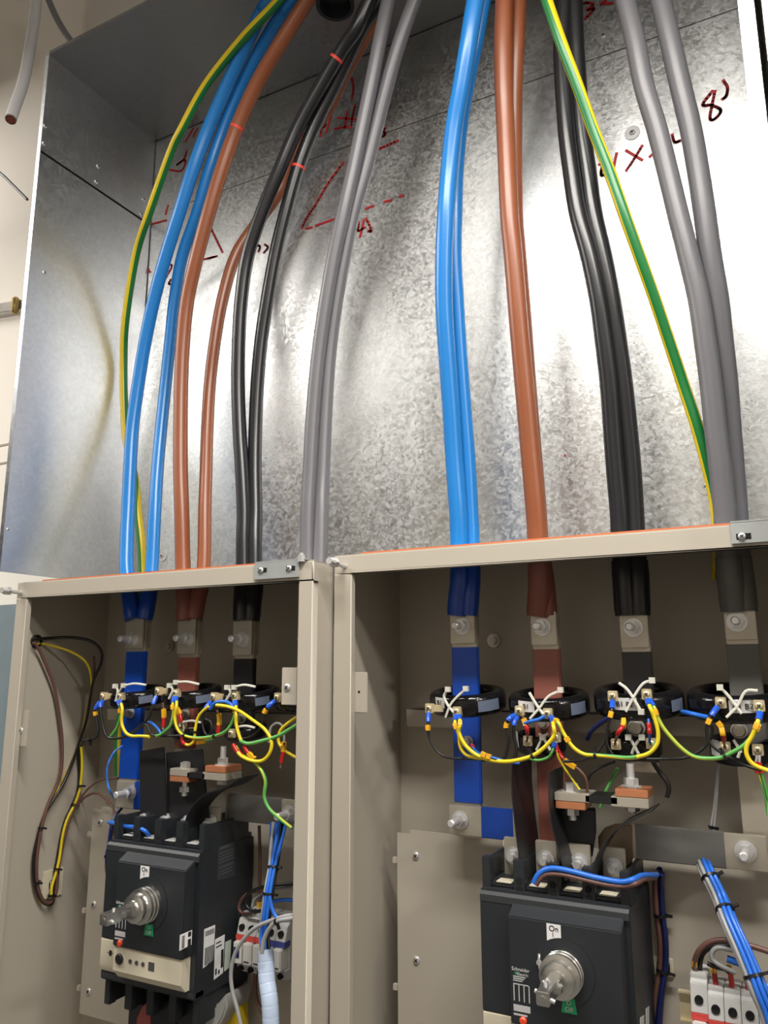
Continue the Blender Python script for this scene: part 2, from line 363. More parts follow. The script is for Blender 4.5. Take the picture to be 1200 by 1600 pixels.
LX0, LX1, LYF, LYB, LZT = -1.255, -.614, .95, 1.17, .155
RX0, RX1, RYF, RYB, RZT = -.610, .066, 1.0, 1.22, .167
cL, cLl, cLr, cLf = cabinet('switch_cabinet', 'left open beige metal switch cabinet with three cable groups entering its top', LX0, LX1, LYF, LYB, LZT, .028, .029, .026)
cR, cRl, cRr, cRf = cabinet('switch_cabinet', 'right open beige metal switch cabinet, slightly taller, with four cable groups entering its top', RX0, RX1, RYF, RYB, RZT, .0275, .031, .03)
def hinge_tab(parent, px0, px1, py0, py1, Y, sc, fill=True):
    a, b = A(px0, py0, Y), A(px1, py1, Y)
    t = obj('hinge_tab', MB().box(a.x, b.x, Y-.001, Y+.0015, b.z, a.z), M['paint'], parent, bevel=.0009)
    if fill: screw(t, A(*sc, Y-.001), (0,-1,0), .0055, 'rivet')
    else: obj('pin_hole', MB().cyl(A(*sc, Y-.001), A(*sc, Y-.001)+Vector((0,-.0004,0)), .0018), M['hole'], t)
hinge_tab(cLf, 25, 41, 1109, 1167, .963, (33,1141))
hinge_tab(cLf, 441, 464, 1043, 1102, .966, (449,1074))
hinge_tab(cRf, 549, 574, 1050, 1114, 1.014, (561,1081), False)
def pin(parent, p0, p1, YF):
    a = A(*p1, YF); b = A(*p0, YF-.05)
    mb = MB().cyl(a, a+(b-a)*.78, .0036).hexa(a+(b-a)*.6, a+(b-a)*.78, .0075).cyl(a+(b-a)*.78, b, .0065, .005)
    obj('hinge_pin', mb, M['steel'], parent)
pin(cLf, (2,922), (32,926), LYF); pin(cRf, (514,876), (539,885), RYF)
def bracket(parent, pts, YF, ZT, slots, name='corner_bracket'):
    a, b = A(*pts[0], YF-.002), A(*pts[1], YF-.002)
    x0, x1 = a.x, b.x; z1 = ZT+.002
    mb = MB().box(x0, x1, YF-.003, YF-.0006, z1-.026, z1).box(x0, x1+.012, YF-.003, YF+.04, z1-.0015, z1+.0012)
    br = obj(name, mb, M['zinc'], parent, bevel=.0005)
    for s in slots:
        c = A(*s, YF-.0032)
        obj('slot', MB().box(c.x-.008, c.x+.008, YF-.0036, YF-.003, c.z-.0035, c.z+.0035), M['hole'], br, bevel=.003)
        screw(br, c+Vector((-.002,-.0008,0)), (0,-1,0), .0045)
    return br
b1 = bracket(cLf, ((398,885),(468,878)), LYF, LZT, ((410,891),(454,888)))
obj('bolt', MB().hexa(A(471,878,LYF-.002), A(471,868,LYF-.002), .006).cyl(A(471,868,LYF-.002), A(471,864,LYF-.002), .0035), M['steel'], b1)
bracket(cRf, ((1141,825),(1215,815)), RYF, RZT, ((1162,838),))
# mounting plates
def plate(parent, X0, X1, Y, ZT_, Z0, tab, scs):
    mb = MB().box(X0, X0+.022, Y, Y+.0015, Z0, ZT_-.006).box(X0+.022, X1, Y, Y+.0015, Z0, ZT_)
    for z in tab: mb.box(X0-.006, X0, Y-.004, Y+.0015, z-.004, z+.004)
    p = obj('mounting_plate', mb, M['paint'], parent)
    for s in scs: screw(p, A(*s, Y), (0,-1,0), .0058)
plate(cL, -1.165, -.66, 1.08, -.243, -.585, (-.292,-.42,-.545), ((157,1285),(147,1413),(139,1549)))
plate(cR, -.571, .03, 1.13, -.240, -.93, (-.285,-.46), ((650,1337),(651,1500)))
def channel(parent, px, py0, py1, Y, X1, YB):
    a, b = A(px, py0, Y), A(px, py1, Y)
    obj('support_channel', MB().box(a.x, X1, Y, Y+.0025, b.z, a.z).box(a.x, X1, Y, YB-.003, a.z-.0025, a.z).box(a.x, X1, Y, YB-.003, b.z, b.z+.0025), M['paint'], parent, bevel=.0008)
channel(cL, 168, 1106, 1124, 1.10, -.64, LYB); channel(cR, 635, 1107, 1135, 1.165, .05, RYB)
for p in ((265,1010),): obj('rear_nut', MB().lathe(A(*p, LYB-.003), (0,-1,0), [(.011,0),(.011,.003),(.006,.003),(.006,.008),(1e-5,.008)], 18), M['steel_d'], cL)
for p in ((772,1001),): obj('rear_nut', MB().lathe(A(*p, RYB-.003), (0,-1,0), [(.011,0),(.011,.003),(.006,.003),(.006,.008),(1e-5,.008)], 18), M['steel_d'], cR)
# blue-grey neighbour at the far left
obj_n = thing('side_enclosure', 'blue-grey painted enclosure at the left edge beside the left cabinet', 'enclosure', (-1.6, 1.29, -1.0))
obj('enclosure_body', MB().box(-1.9, -1.262, 1.06, 1.288, -1.0, .128), M['bluegrey'], obj_n, bevel=.003)
obj('enclosure_lid', MB().box(-1.9, -1.263, 1.045, 1.06, -1.0, .128), M['bluegrey'], obj_n, bevel=.003)

# ------------------------------------------------------------------ main cables
def cable(name, label, pts, col, r, group, top=True, stripe=None, sleeve=None, bands=()):
    """pts: (px, py, depth) from the top down; the cable goes on up through the box's top panel"""
    P = [A(x, y, Y) for x, y, Y in pts]
    if top:
        d = (P[0]-P[1]).normalized(); d.y *= .3; d.z = max(d.z, .5); d.normalize()
        n = max(.06, (GZT+.12-P[0].z)/d.z)
        P = [P[0]+d*n, P[0]+d*n*.5]+P
    path = smooth(P, 6)
    th = thing(name, label, 'cable', P[-1], group)
    if stripe: obj('sheath', MB().tube(path, r, 20, 1, stripe=stripe), [M['green'], M['yellow']], th, sm=60)
    else: obj('sheath', MB().tube(path, r, 20, 1), M[col], th, sm=60)
    if sleeve:
        m, s0, s1, rr = sleeve; q = path[::-1]
        obj('shrink_sleeve', MB().tube(sub(q, s0, s1), [rr*.96, rr, rr, rr, rr*.97], 18, 1), M[m], th, sm=60)
    for b in bands:
        pt = A(*b[:2], 1.05); 
        i = min(range(len(path)), key=lambda k: (Vector((proj(path[k])[0]-b[0], proj(path[k])[1]-b[1]))).length)
        d = (path[min(i+1,len(path)-1)]-path[i-1]).normalized()
        obj('tape_band', MB().tube([path[i]-d*.0025, path[i]+d*.0025], r*1.03, 20, 1), M['redband'], th)
    return th, P
def proj(p):
    z = p.dot(FW); return 600+F*p.dot(RT)/z, 800-F*p.dot(UP)/z
def Yi(pts, ys):    # spread depths along a pixel path: ys = ((fraction, depth), ...)
    n = len(pts); out = []
    for i, (x, y) in enumerate(pts):
        t = i/(n-1)
        for (a, ya), (b, yb) in zip(ys, ys[1:]):
            if a <= t <= b+1e-9: 
                k = (t-a)/(b-a); k = k*k*(3-2*k); out.append((x, y, ya+(yb-ya)*k)); break
    return out
YL, YR = 1.035, 1.10
GL, GR = 'power cables into the left cabinet', 'power cables into the right cabinet'
LB = Yi([(423,0),(408,20),(385,67),(355,133),(326,200),(301,267),(280,333),(259,400),(241,467),(227,533),(216,600),(207,667),(203,733),(200,800),(198,850),(198,892),(205,940),(208,968)], ((0,.995),(.25,1.04),(.6,1.08),(1,YL)))
cable('power_cable', 'outer front blue power cable curving into the left cabinet, leftmost of the thick ones', LB, 'blue', .0128, GL, sleeve=('shr_blue',.0,.085,.0155))
LB2 = Yi([(455,0),(440,22),(412,67),(378,133),(350,200),(327,267),(308,333),(285,400),(273,467),(266,533),(259,600),(252,667),(246,733),(242,800),(237,892),(231,940),(226,968)], ((0,1.01),(.25,1.065),(.6,1.1),(1,YL+.004)))
cable('power_cable', 'second blue power cable into the left cabinet, inner one behind the outer blue', LB2, 'blue', .0118, GL, sleeve=('shr_blue',.0,.085,.0145))
LN = Yi([(480,0),(439,67),(402,130),(370,200),(346,267),(326,333),(308,400),(293,467),(286,533),(283,600),(282,667),(282,733),(284,800),(286,888),(290,940),(288,970)], ((0,1.015),(.25,1.04),(.6,1.065),(1,YL)))
cable('power_cable', 'front brown power cable arching beside the blue pair into the left cabinet', LN, 'brown', .0135, GL, sleeve=('shr_brown',.0,.07,.0155), bands=((362,203),))
LN2 = Yi([(592,20),(566,67),(548,100),(531,133),(515,167),(455,252),(436,300),(399,352),(368,400),(348,467),(336,533),(328,600),(324,667),(322,733),(320,800),(318,888),(308,940),(303,968)], ((0,1.1),(.3,1.165),(.6,1.12),(1,YL+.004)))
cable('power_cable', 'second brown power cable passing behind the black pair into the left cabinet', LN2, 'brown', .0118, GL, sleeve=('shr_brown',.0,.07,.0145))
LK = Yi([(577,0),(558,43),(536,75),(502,133),(465,200),(436,267),(409,333),(387,400),(377,467),(373,533),(372,600),(374,667),(378,733),(381,800),(380,850),(380,915),(379,945),(378,970)], ((0,1.03),(.25,1.05),(.6,1.07),(1,YL)))
cable('power_cable', 'outer black power cable with one red tape band high up, into the left cabinet', LK, 'black', .0125, GL, sleeve=('shr_black',.0,.075,.0155), bands=((522,85),))
LK2 = Yi([(589,10),(566,43),(547,83),(523,133),(490,200),(466,262),(446,333),(430,400),(418,467),(408,533),(402,600),(399,667),(398,733),(399,800),(398,850),(397,915),(394,945),(392,970)], ((0,1.05),(.25,1.075),(.6,1.09),(1,YL+.004)))
cable('power_cable', 'inner black power cable with a red tape band lower down, into the left cabinet', LK2, 'black', .0125, GL, sleeve=('shr_black',.0,.075,.0155), bands=((464,262),))
LG = Yi([(607,0),(593,67),(580,133),(566,200),(552,267),(537,333),(522,400),(508,480),(497,560),(489,650),(484,740),(481,800),(480,870),(481,930),(482,975)], ((0,1.03),(.3,1.05),(.6,1.06),(1,YL)))
cable('power_cable', 'outer grey power cable into the right end of the left cabinet', LG, 'grey', .0125, GL)
LG2 = Yi([(648,0),(624,67),(605,133),(588,200),(571,267),(552,333),(538,400),(524,480),(514,560),(508,650),(504,740),(502,800),(500,870),(498,930),(497,975)], ((0,1.045),(.3,1.07),(.6,1.08),(1,YL)))
cable('power_cable', 'inner grey power cable touching the outer grey, into the left cabinet', LG2, 'grey', .0125, GL)
LGY = Yi([(425,12),(377,63),(322,133),(285,200),(266,240),(233,333),(212,400),(196,500),(193,567),(194,633),(198,690),(211,750),(215,797),(221,850),(223,892),(222,940),(216,1000),(200,1080),(187,1140),(186,1215)], ((0,.99),(.15,1.02),(.45,1.15),(.7,1.12),(1,1.07)))
cable('earth_cable', 'green and yellow earth cable curving down the left side into the left cabinet', LGY, None, .0085, None, stripe=lambda t: -.82+1.9*max(0,min(1,(t-.58)/.1)))
RB = Yi([(743,0),(732,67),(721,133),(709,200),(702,267),(697,333),(694,400),(694,480),(699,560),(705,640),(710,720),(716,800),(718,850),(719,905),(716,935),(714,962)], ((0,1.0),(.3,1.04),(.7,1.09),(1,YR)))
cable('power_cable', 'front blue power cable dropping into the right cabinet', RB, 'blue', .0142, GR, sleeve=('shr_blue',.0,.075,.0155))
RB2 = Yi([(756,0),(743,67),(730,133),(719,200),(713,267),(711,333),(710,400),(714,480),(719,560),(725,640),(731,720),(735,800),(737,850),(736,905),(734,935),(732,962)], ((0,1.03),(.3,1.075),(.7,1.11),(1,YR+.004)))
cable('power_cable', 'second blue power cable half hidden behind the front blue, into the right cabinet', RB2, 'blue', .0125, GR, sleeve=('shr_blue',.0,.075,.0145))
RN = Yi([(788,0),(786,67),(787,133),(790,200),(796,333),(802,400),(810,500),(819,600),(828,700),(837,800),(840,850),(843,905),(842,935),(840,962)], ((0,1.03),(.3,1.05),(.7,1.08),(1,YR)))
cable('power_cable', 'front brown power cable dropping into the right cabinet', RN, 'brown', .0145, GR, sleeve=('shr_brown',.0,.075,.0165))
RN2 = Yi([(810,0),(807,67),(804,133),(803,200),(804,333),(809,400),(817,500),(824,600),(832,700),(840,800),(843,850),(850,905),(853,935),(854,962)], ((0,1.055),(.3,1.08),(.7,1.11),(1,YR+.006)))
cable('power_cable', 'second brown power cable hidden behind the front brown, into the right cabinet', RN2, 'brown', .0135, GR, sleeve=('shr_brown',.0,.075,.015))
RK = Yi([(880,0),(878,60),(879,110),(885,200),(893,267),(903,333),(921,400),(935,467),(944,533),(952,600),(957,667),(962,733),(968,800),(970,845),(975,905),(977,935),(979,962)], ((0,1.07),(.3,1.08),(.7,1.1),(1,YR)))
cable('power_cable', 'left black power cable dropping into the right cabinet', RK, 'black', .0135, GR, sleeve=('shr_black',.0,.075,.016))
RK2 = Yi([(897,0),(899,60),(902,110),(909,200),(918,267),(927,333),(942,400),(955,467),(965,533),(974,600),(981,667),(987,733),(991,800),(993,845),(996,905),(997,935),(998,962)], ((0,1.08),(.3,1.09),(.7,1.11),(1,YR+.004)))
cable('power_cable', 'right black power cable beside the green and yellow earth, into the right cabinet', RK2, 'black', .0135, GR, sleeve=('shr_black',.0,.075,.016))
RG = Yi([(977,0),(993,67),(1006,133),(1026,200),(1043,267),(1059,333),(1076,400),(1092,467),(1102,533),(1111,600),(1118,667),(1126,733),(1133,800),(1135,850),(1141,905),(1144,930),(1147,955)], ((0,1.05),(.3,1.07),(.7,1.08),(1,YR)))
cable('power_cable', 'left grey power cable fanning out to the right end of the right cabinet', RG, 'grey', .0145, GR, sleeve=('shr_grey',.0,.07,.0165))
RG2 = Yi([(1032,0),(1048,67),(1063,133),(1079,200),(1091,267),(1101,333),(1110,400),(1121,467),(1128,533),(1135,600),(1140,667),(1145,733),(1150,800),(1152,850),(1158,905),(1161,930),(1163,955)], ((0,1.06),(.3,1.08),(.7,1.11),(1,YR+.006)))
cable('power_cable', 'rightmost grey power cable of the right cabinet', RG2, 'grey', .015, GR, sleeve=('shr_grey',.0,.07,.0165))
RGY = Yi([(854,0),(877,67),(902,133),(926,200),(952,267),(975,333),(999,400),(1023,467),(1045,533),(1067,600),(1089,667),(1107,733),(1119,790),(1124,850),(1122,905)], ((0,1.0),(.3,1.04),(.7,1.1),(1,1.15)))
cable('earth_cable', 'green and yellow earth cable slanting across the back sheet on the right', RGY, None, .0085, None, stripe=lambda t: 1.75-1.1*min(1,t*2.4)-.6*max(0,t-.6))
# loose cables at the top left
def loose(name, label, pts, m, r, cut=None, bracket=False):
    P = [A(*p) for p in pts]; path = smooth(P, 6); th = thing(name, label, 'cable', P[-1])
    obj('sheath', MB().tube(path, r, 16, 1), M[m], th, sm=60)
    if cut:
        d = (path[-1]-path[-2]).normalized(); e = path[-1]
        obj('insulation', MB().lathe(e, d, [(r*.95,0),(r*.95,.003),(r*.7,.003)], 16), M['wbrown'], th)
        cm = MB()
        for k in range(7):
            a = k*math.pi/3; o = Vector((0,0,0)) if k == 6 else (d.orthogonal().normalized()*math.cos(a)+d.cross(d.orthogonal().normalized())*math.sin(a))*r*.45
            cm.cyl(e+o, e+o+d*.0045, r*.22, n=8)
        obj('copper_strands', cm, M['copper_d'], th)
loose('loose_cable', 'thick pale grey cable hanging at the top left corner, cut end showing copper', [(62,-60,.86),(55,20,.86),(46,80,.855),(36,130,.85),(24,165,.84),(17,186,.83)], 'greywire', .0105, True)
loose('loose_cable', 'darker grey cable passing behind the top left corner of the box', [(62,-40,1.18),(76,0,1.18),(92,35,1.18),(112,66,1.19),(140,100,1.2)], 'grey', .0085)
loose('loose_wire', 'thin grey cut wire end sticking in from the left edge', [(-40,240,1.15),(0,270,1.15),(20,289,1.15),(42,311,1.15)], 'grey', .0035, True)
st = thing('strap', 'metal strap with a brass clip on the wall left of the box', 'strap', A(20,480,1.27))
a = A(-60,492,1.27); b = A(66,470,1.27)
obj('band', MB().obox((a+b)/2, (b-a)/2, (0,.002,0), (0,0,.014)), M['steel_d'], st, bevel=.001)
c = A(25,478,1.262); obj('clip', MB().box(c.x-.008, c.x+.008, 1.25, 1.27, c.z-.024, c.z+.024), M['strap'], st, bevel=.005, seg=3)

# ------------------------------------------------------------------ busbars, lugs
def stud(parent, c, r=.0125, L=.032, name='bolt', nutr=.009):
    """washer, spring washer, nut and stud standing towards the viewer (-Y) at c"""
    c = Vector(c); n = Vector((0,-1,0))
    b = obj(name, MB().hexa(c+n*.004, c+n*.013, nutr).cyl(c+n*.013, c+n*L, .0055).cyl(c+n*L, c+n*(L+.0015), .0055, .004), M['steel'], parent)
    obj('washer', MB().lathe(c, n, [(.006,0),(r,0),(r,.002),(nutr*.75,.002),(nutr*.75,.0022),(nutr*1.12,.0022),(nutr*1.12,.0042),(.006,.0042)], 24), M['steel'], b)
    return b
def busbar(label, px0, px1, ytop, ysl0, ysl1, ybot, Y, m, studp, lugx=None, thick=.010, group=None, low=True):
    a = A(px0, ytop, Y); x0 = a.x; x1 = A(px1, ytop, Y).x
    zt, z0, z1, zb = a.z, A(px0, ysl0, Y).z, A(px0, ysl1, Y).z, A(px0, ybot, Y).z
    th = thing('busbar', label, 'busbar', ((x0+x1)/2, Y, zb), group)
    obj('bar', MB().box(x0+.001, x1-.001, Y+.001, Y+thick-.001, zb, zt), M['tin'], th, bevel=.001)
    obj('shrink_sleeve', MB().box(x0, x1, Y, Y+thick, z1, z0), M[m], th, bevel=.0015)
    c = A(*studp, Y)
    lx = (x0+x1)/2+(lugx or 0); w = (x1-x0)*.47
    lg = obj('cable_lug', MB().prism([(lx-w,Y-.0055,z0+.004),(lx+w,Y-.0055,z0+.004),(lx+w,Y-.0055,zt-.002),(lx+w*.7,Y-.0055,zt+.012),(lx-w*.7,Y-.0055,zt+.012),(lx-w,Y-.0055,zt-.002)], (0,.005,0)), M['tin'], th, bevel=.001)
    obj('cable_lug', MB().prism([(lx-w,Y+thick+.0005,z0+.004),(lx+w,Y+thick+.0005,z0+.004),(lx+w,Y+thick+.0005,zt+.012),(lx-w,Y+thick+.0005,zt+.012)], (0,.005,0)), M['tin'], th, bevel=.001)
    stud(th, (c.x, Y-.0055, c.z))
    return th, x0, x1
B = {}
B['Lb'] = busbar('upright blue sleeved busbar at the left of the left cabinet', 200, 229, 962, 1017, 1218, 1262, 1.04, 'shr_blue', (212,999))
B['Ln'] = busbar('upright brown sleeved busbar in the left cabinet, under the brown cables', 281, 310, 966, 1026, 1170, 1190, 1.04, 'shr_brown', (298,998))
B['Lk'] = busbar('upright black sleeved busbar in the left cabinet, under the black cables', 367, 398, 966, 1028, 1140, 1150, 1.04, 'shr_black', (383,999))
B['Lg'] = busbar('upright grey busbar in the left cabinet, behind its right post', 476, 508, 972, 1030, 1240, 1290, 1.04, 'shr_grey', (490,1000))
B['Rb'] = busbar('upright blue sleeved busbar at the left of the right cabinet', 704, 744, 957, 1010, 1254, 1306, 1.105, 'shr_blue', (725,979))
B['Rn'] = busbar('upright brown sleeved busbar in the right cabinet, running down to the breaker', 829, 871, 958, 1013, 1319, 1362, 1.105, 'shr_brown', (849,980))
B['Rk'] = busbar('upright black sleeved busbar in the right cabinet, bent towards the copper link', 967, 1013, 955, 1017, 1190, 1205, 1.105, 'shr_black', (991,981))
B['Rg'] = busbar('upright grey sleeved busbar at the right of the right cabinet', 1129, 1181, 950, 1005, 1196, 1350, 1.105, 'shr_grey', (1152,972))
# horizontal side bars
def sidebar(label, x0p, x1p, y0, y1, Y, bare, m, studp, drop=None, thick=.008):
    a, b = A(x0p, y0, Y), A(x1p, y0, Y); zb = A(x0p, y1, Y).z; bx = A(bare[0], y0, Y).x
    th = thing('side_busbar', label, 'busbar', ((a.x+b.x)/2, Y, zb))
    obj('bar', MB().box(a.x, b.x, Y+.0006, Y+thick-.0006, zb+.0006, a.z-.0006), M['tin'], th, bevel=.001)
    s = (bx, b.x-.004) if bare[1] == 'l' else (a.x+.004, bx)
    obj('shrink_sleeve', MB().box(s[0], s[1], Y, Y+thick, zb, a.z), M[m], th, bevel=.0012)
    if studp: stud(th, A(*studp, Y), .0125, .034)
    return th, a, b, zb
t, a, b, zb = sidebar('short blue sleeved crossbar bolted to the foot of the right cabinet blue busbar', 701, 806, 1257, 1304, 1.09, (750,'l'), 'shr_blue', (719,1281))
pz = A(797,1365,1.07).z
obj('bar_tail', MB().prism([(b.x-.021,1.098,zb+.004),(b.x+.018,1.098,zb+.012),(b.x+.022,1.075,pz),(b.x-.016,1.075,pz)], (0,-.006,0)), M['tin'], t, bevel=.001)
t, a, b, zb = sidebar('wide grey crossbar on the right bolted to the foot of the grey busbar', 985, 1195, 1288, 1342, 1.09, (1131,'r'), 'shr_grey', (1165,1330))
obj('bar_bend', MB().prism([A(x, y, 1.088) for x, y in [(934,1308),(944,1294),(960,1288),(988,1288),(988,1342),(984,1372),(946,1372),(936,1345)]], (0,.007,0)), M['tail'], t, bevel=.002)
t, a, b, zb = sidebar('grey crossbar in the left cabinet behind its right post', 352, 500, 1240, 1281, 1.03, (441,'r'), 'shr_grey', (453,1271))
t, a, b, zb = sidebar('small tinned crossbar at the foot of the left cabinet blue busbar', 182, 230, 1219, 1262, 1.03, (210,'l'), 'shr_blue', (205,1238))
# offset copper links
def link(label, Lp, Rp, Y, dx, px):
    """Lp / Rp: pixel of the left and right plate's front upper edge start; a flat offset link with a bolt through each end"""
    th = thing('busbar_link', label, 'link', A(*Lp[:2], Y))
    def pl(nm, x0, x1, yc, h, m, Y0=Y, dep=.04):
        a, b = A(x0, yc, Y0), A(x1, yc, Y0)
        return obj(nm, MB().box(a.x, b.x, Y0, Y0+dep, a.z-h/2, a.z+h/2), M[m], th, bevel=.0008)
    for p in px['plates']: pl(*p)
    for (cx, cy, up, dn, nut) in px['bolts']:
        c = A(cx, cy, Y+.018); mb = MB().cyl(c+Vector((0,0,-dn)), c+Vector((0,0,up)), .0048)
        mb.hexa(c+Vector((0,0,nut[0])), c+Vector((0,0,nut[0]+.009)), .009).hexa(c+Vector((0,0,nut[1])), c+Vector((0,0,nut[1]+.008)), .0085)
        mb.lathe(c+Vector((0,0,nut[0]-.002)), (0,0,1), [(.004,0),(.0125,0),(.0125,.002),(.004,.002)], 20)
        obj('bolt', mb, M['steel'], th)
    return th
link('offset copper link bar over the right breaker, joining two tinned plates', (866,1245), (960,1240), 1.03, 0, {'plates': [('end_plate',866,921,1244,.0105,'tin'),('copper_plate',868,914,1257,.009,'copper'),('sleeve',914,965,1248,.009,'shr_black'),('end_plate',954,1013,1252,.012,'tin'),('copper_plate',961,1012,1238,.0095,'copper')],
   'bolts': [(893,1240,.012,.032,(.004,-.026)),(987,1238,.034,.024,(.008,-.022))]})
link('smaller offset copper link bar over the left breaker', (265,1212), (325,1205), .98, 0, {'plates': [('end_plate',265,296,1206,.011,'tin'),('copper_plate',265,294,1216,.009,'copper'),('sleeve',292,320,1211,.009,'shr_black'),('end_plate',316,352,1212,.011,'tin'),('copper_plate',320,352,1201,.0095,'copper')],
   'bolts': [(290,1206,.016,.036,(.006,-.03)),(348,1204,.036,.014,(.01,-.02))]})
# ------------------------------------------------------------------ current transformers
def ring_mb(c, ax, R, r, h, n=40):
    e = min((R-r)*.45, h*.3)
    prof = []
    for (cr, chh, a0) in ((R-e,h/2-e,90),(R-e,-h/2+e,0),(r+e,-h/2+e,-90),(r+e,h/2-e,-180)):
        for k in range(4):
            a = math.radians(a0-k*30); prof.append((cr+e*math.cos(a), chh+e*math.sin(a)))
    prof.append(prof[0])
    return MB().lathe(c, ax, prof, n)
def terminal(parent, px, py, Y, tab=None, ang=0, m='brass'):
    c = A(px, py, Y); mb = MB().box(c.x-.0062, c.x+.0062, Y, Y+.008, c.z-.0068, c.z+.0068)
    if tab: mb.box(min(c.x,c.x+tab), max(c.x,c.x+tab), Y+.005, Y+.008, c.z-.005, c.z+.005)
    t = obj('terminal', mb, M[m], parent, bevel=.0009)
    screw(t, c+Vector((0,-.0004,0)), (0,-1,0), .0048, 'terminal_screw', m)
def ct(name, label, cpx, cpy, Y, R, r, h, tilt, tabs=(), plate=None, white=None, ties=(), txt=None, group=None, Yt=None):
    c = A(cpx, cpy, Y); ax = Vector((0, -math.sin(tilt), math.cos(tilt)))
    th = thing(name, label, 'transformer', c, group)
    obj('ring', ring_mb(c, ax, R, r, h), M['ct'], th, sm=60)
    Yt = Yt or Y-R*math.cos(tilt)-.004
    f = Vector((0,-1,0)); 
    def patch(nm, a0, a1, hh, m, dr=.0007, up=0):
        return obj(nm, MB().lathe(c, ax, [(R+dr-.001,-hh/2+up),(R+dr,-hh/2+up),(R+dr,hh/2+up),(R+dr-.001,hh/2+up)], 8, a0=math.radians(a0), a1=math.radians(a1), ref=f), M[m], th)
    if plate: patch('rating_plate', *plate, 'ctlabel')
    if white:
        patch('paper_label', *white, 'paper', up=.006)
        if txt:
            am = math.radians((white[0]+white[1])/2); u0 = (f-ax*f.dot(ax)).normalized(); rad = u0*math.cos(am)+ax.cross(u0)*math.sin(am)
            xd = -(ax.cross(rad)) if (ax.cross(rad)).x < 0 else ax.cross(rad)
            text('label_text', txt, c+ax*.006+rad*(R+.0012), xd, ax, .0095, M['ink'], th)
    for t in tabs: terminal(th, t[0], t[1], Yt, t[2] if len(t) > 2 else None)
    for tl in ties:
        P = [A(x, y, Yt-.001) for x, y in tl[0]]
        mb = MB().tube(P, .0021, 6, 4, flat=.7)
        if len(tl) > 1:
            hc = A(*tl[1], Yt-.002); mb.obox(hc, (.0036,0,0), (0,.003,0), (0,0,.0036))
        obj('cable_tie', mb, M['tie'], th, bevel=0)
    return th
GC = 'ring current transformers on the right busbars'; T = math.radians(9)
ct('current_transformer', 'black ring transformer around the blue busbar in the right cabinet', 731, 1094, 1.105, .056, .037, .031, T, ((670,1107,.02),(713,1112)), (36,72,.015), (-32,-14,.014),
   (([(700,1077),(694,1088),(700,1102),(709,1113)],(700,1077)),([(728,1077),(716,1087),(704,1101),(696,1121)],(728,1076))), 'B1')
ct('current_transformer', 'black ring transformer around the brown busbar in the right cabinet', 858, 1099, 1.105, .056, .037, .031, T, ((811,1111),(855,1115)), (46,74,.015), (-30,-4,.014),
   (([(827,1082),(834,1094),(841,1105),(849,1116)],),([(876,1079),(857,1088),(843,1106),(828,1123)],(876,1078))), 'B1')
ct('current_transformer', 'black ring transformer around the black busbar in the right cabinet, B1 B2 label in front', 998, 1094, 1.105, .058, .037, .034, T, ((957,1088),(1010,1085)), (52,76,.014), (-22,8,.015),
   (([(967,1067),(978,1075),(988,1088),(1002,1112)],(1002,1112)),([(1019,1063),(1005,1068),(992,1086),(978,1112)],(1019,1063))), 'B1 B2')
ct('current_transformer', 'black ring transformer around the grey busbar at the right edge, B2 label in front', 1150, 1097, 1.105, .058, .037, .034, T, ((1126,1098),(1186,1103)), None, (-4,26,.015),
   (([(1125,1074),(1138,1087),(1150,1103),(1159,1115)],(1125,1074)),([(1184,1079),(1165,1080),(1152,1103),(1135,1121)],)), 'K1 B2')
ct('metering_transformer', 'small black ring transformer low on the brown busbar of the right cabinet', 846, 1158, 1.11, .034, .025, .026, T, ((824,1158),(868,1152)), None, (-70,-48,.02),
   (([(842,1146),(848,1152),(854,1162),(860,1172)],),([(856,1146),(848,1152),(842,1164),(838,1172)],(848,1152))))
ct('metering_transformer', 'small black ring transformer low on the black busbar of the right cabinet', 990, 1164, 1.11, .036, .025, .027, T, ((962,1163),(1017,1162)), None, None,
   (([(983,1152),(990,1163),(998,1178)],(982,1152)),([(1002,1152),(993,1164),(987,1178)],(1003,1152))))
ct('metering_transformer', 'small black ring transformer low on the grey busbar at the right edge', 1157, 1170, 1.11, .036, .025, .028, T, ((1133,1168),(1184,1172)), None, (-62,-36,.02),
   (([(1146,1156),(1153,1167),(1158,1176)],),([(1168,1156),(1158,1170),(1153,1184)],)))
ct('current_transformer', 'black ring transformer around the blue busbar in the left cabinet', 214, 1088, 1.04, .050, .033, .028, T, ((160,1088,.016),(187,1088)), (48,76,.012), None,
   (([(180,1072),(184,1080),(181,1096)],(180,1072)),([(193,1072),(188,1078),(184,1084)],(193,1071)),([(194,1071),(210,1068),(228,1070)],)))
ct('current_transformer', 'black ring transformer around the brown busbar in the left cabinet', 300, 1087, 1.04, .050, .033, .028, T, ((246,1080,.016),(274,1083)), (48,76,.012), None,
   (([(265,1071),(270,1078),(264,1092)],(265,1071)),([(275,1066),(292,1065),(311,1069)],(275,1066))))
ct('current_transformer', 'black ring transformer around the black busbar in the left cabinet', 389, 1090, 1.04, .050, .033, .028, T, ((333,1089,.016),(366,1087)), (48,76,.012), None,
   (([(355,1073),(360,1082),(353,1095)],(355,1074)),([(367,1073),(382,1070),(399,1073)],(366,1074))))
ct('current_transformer', 'black ring transformer half hidden behind the right post of the left cabinet', 480, 1090, 1.04, .050, .033, .028, T, ((433,1090,.016),))
ct('metering_transformer', 'small black ring transformer low on the brown busbar of the left cabinet', 298, 1140, 1.045, .032, .023, .02, T, ((283,1137),), None, None, (([(286,1128),(300,1126),(314,1129)],),))
ct('metering_transformer', 'small black ring transformer low on the black busbar of the left cabinet', 384, 1142, 1.045, .034, .023, .02, T, ((361,1146),), None, None, (([(370,1136),(384,1134),(398,1137)],),))
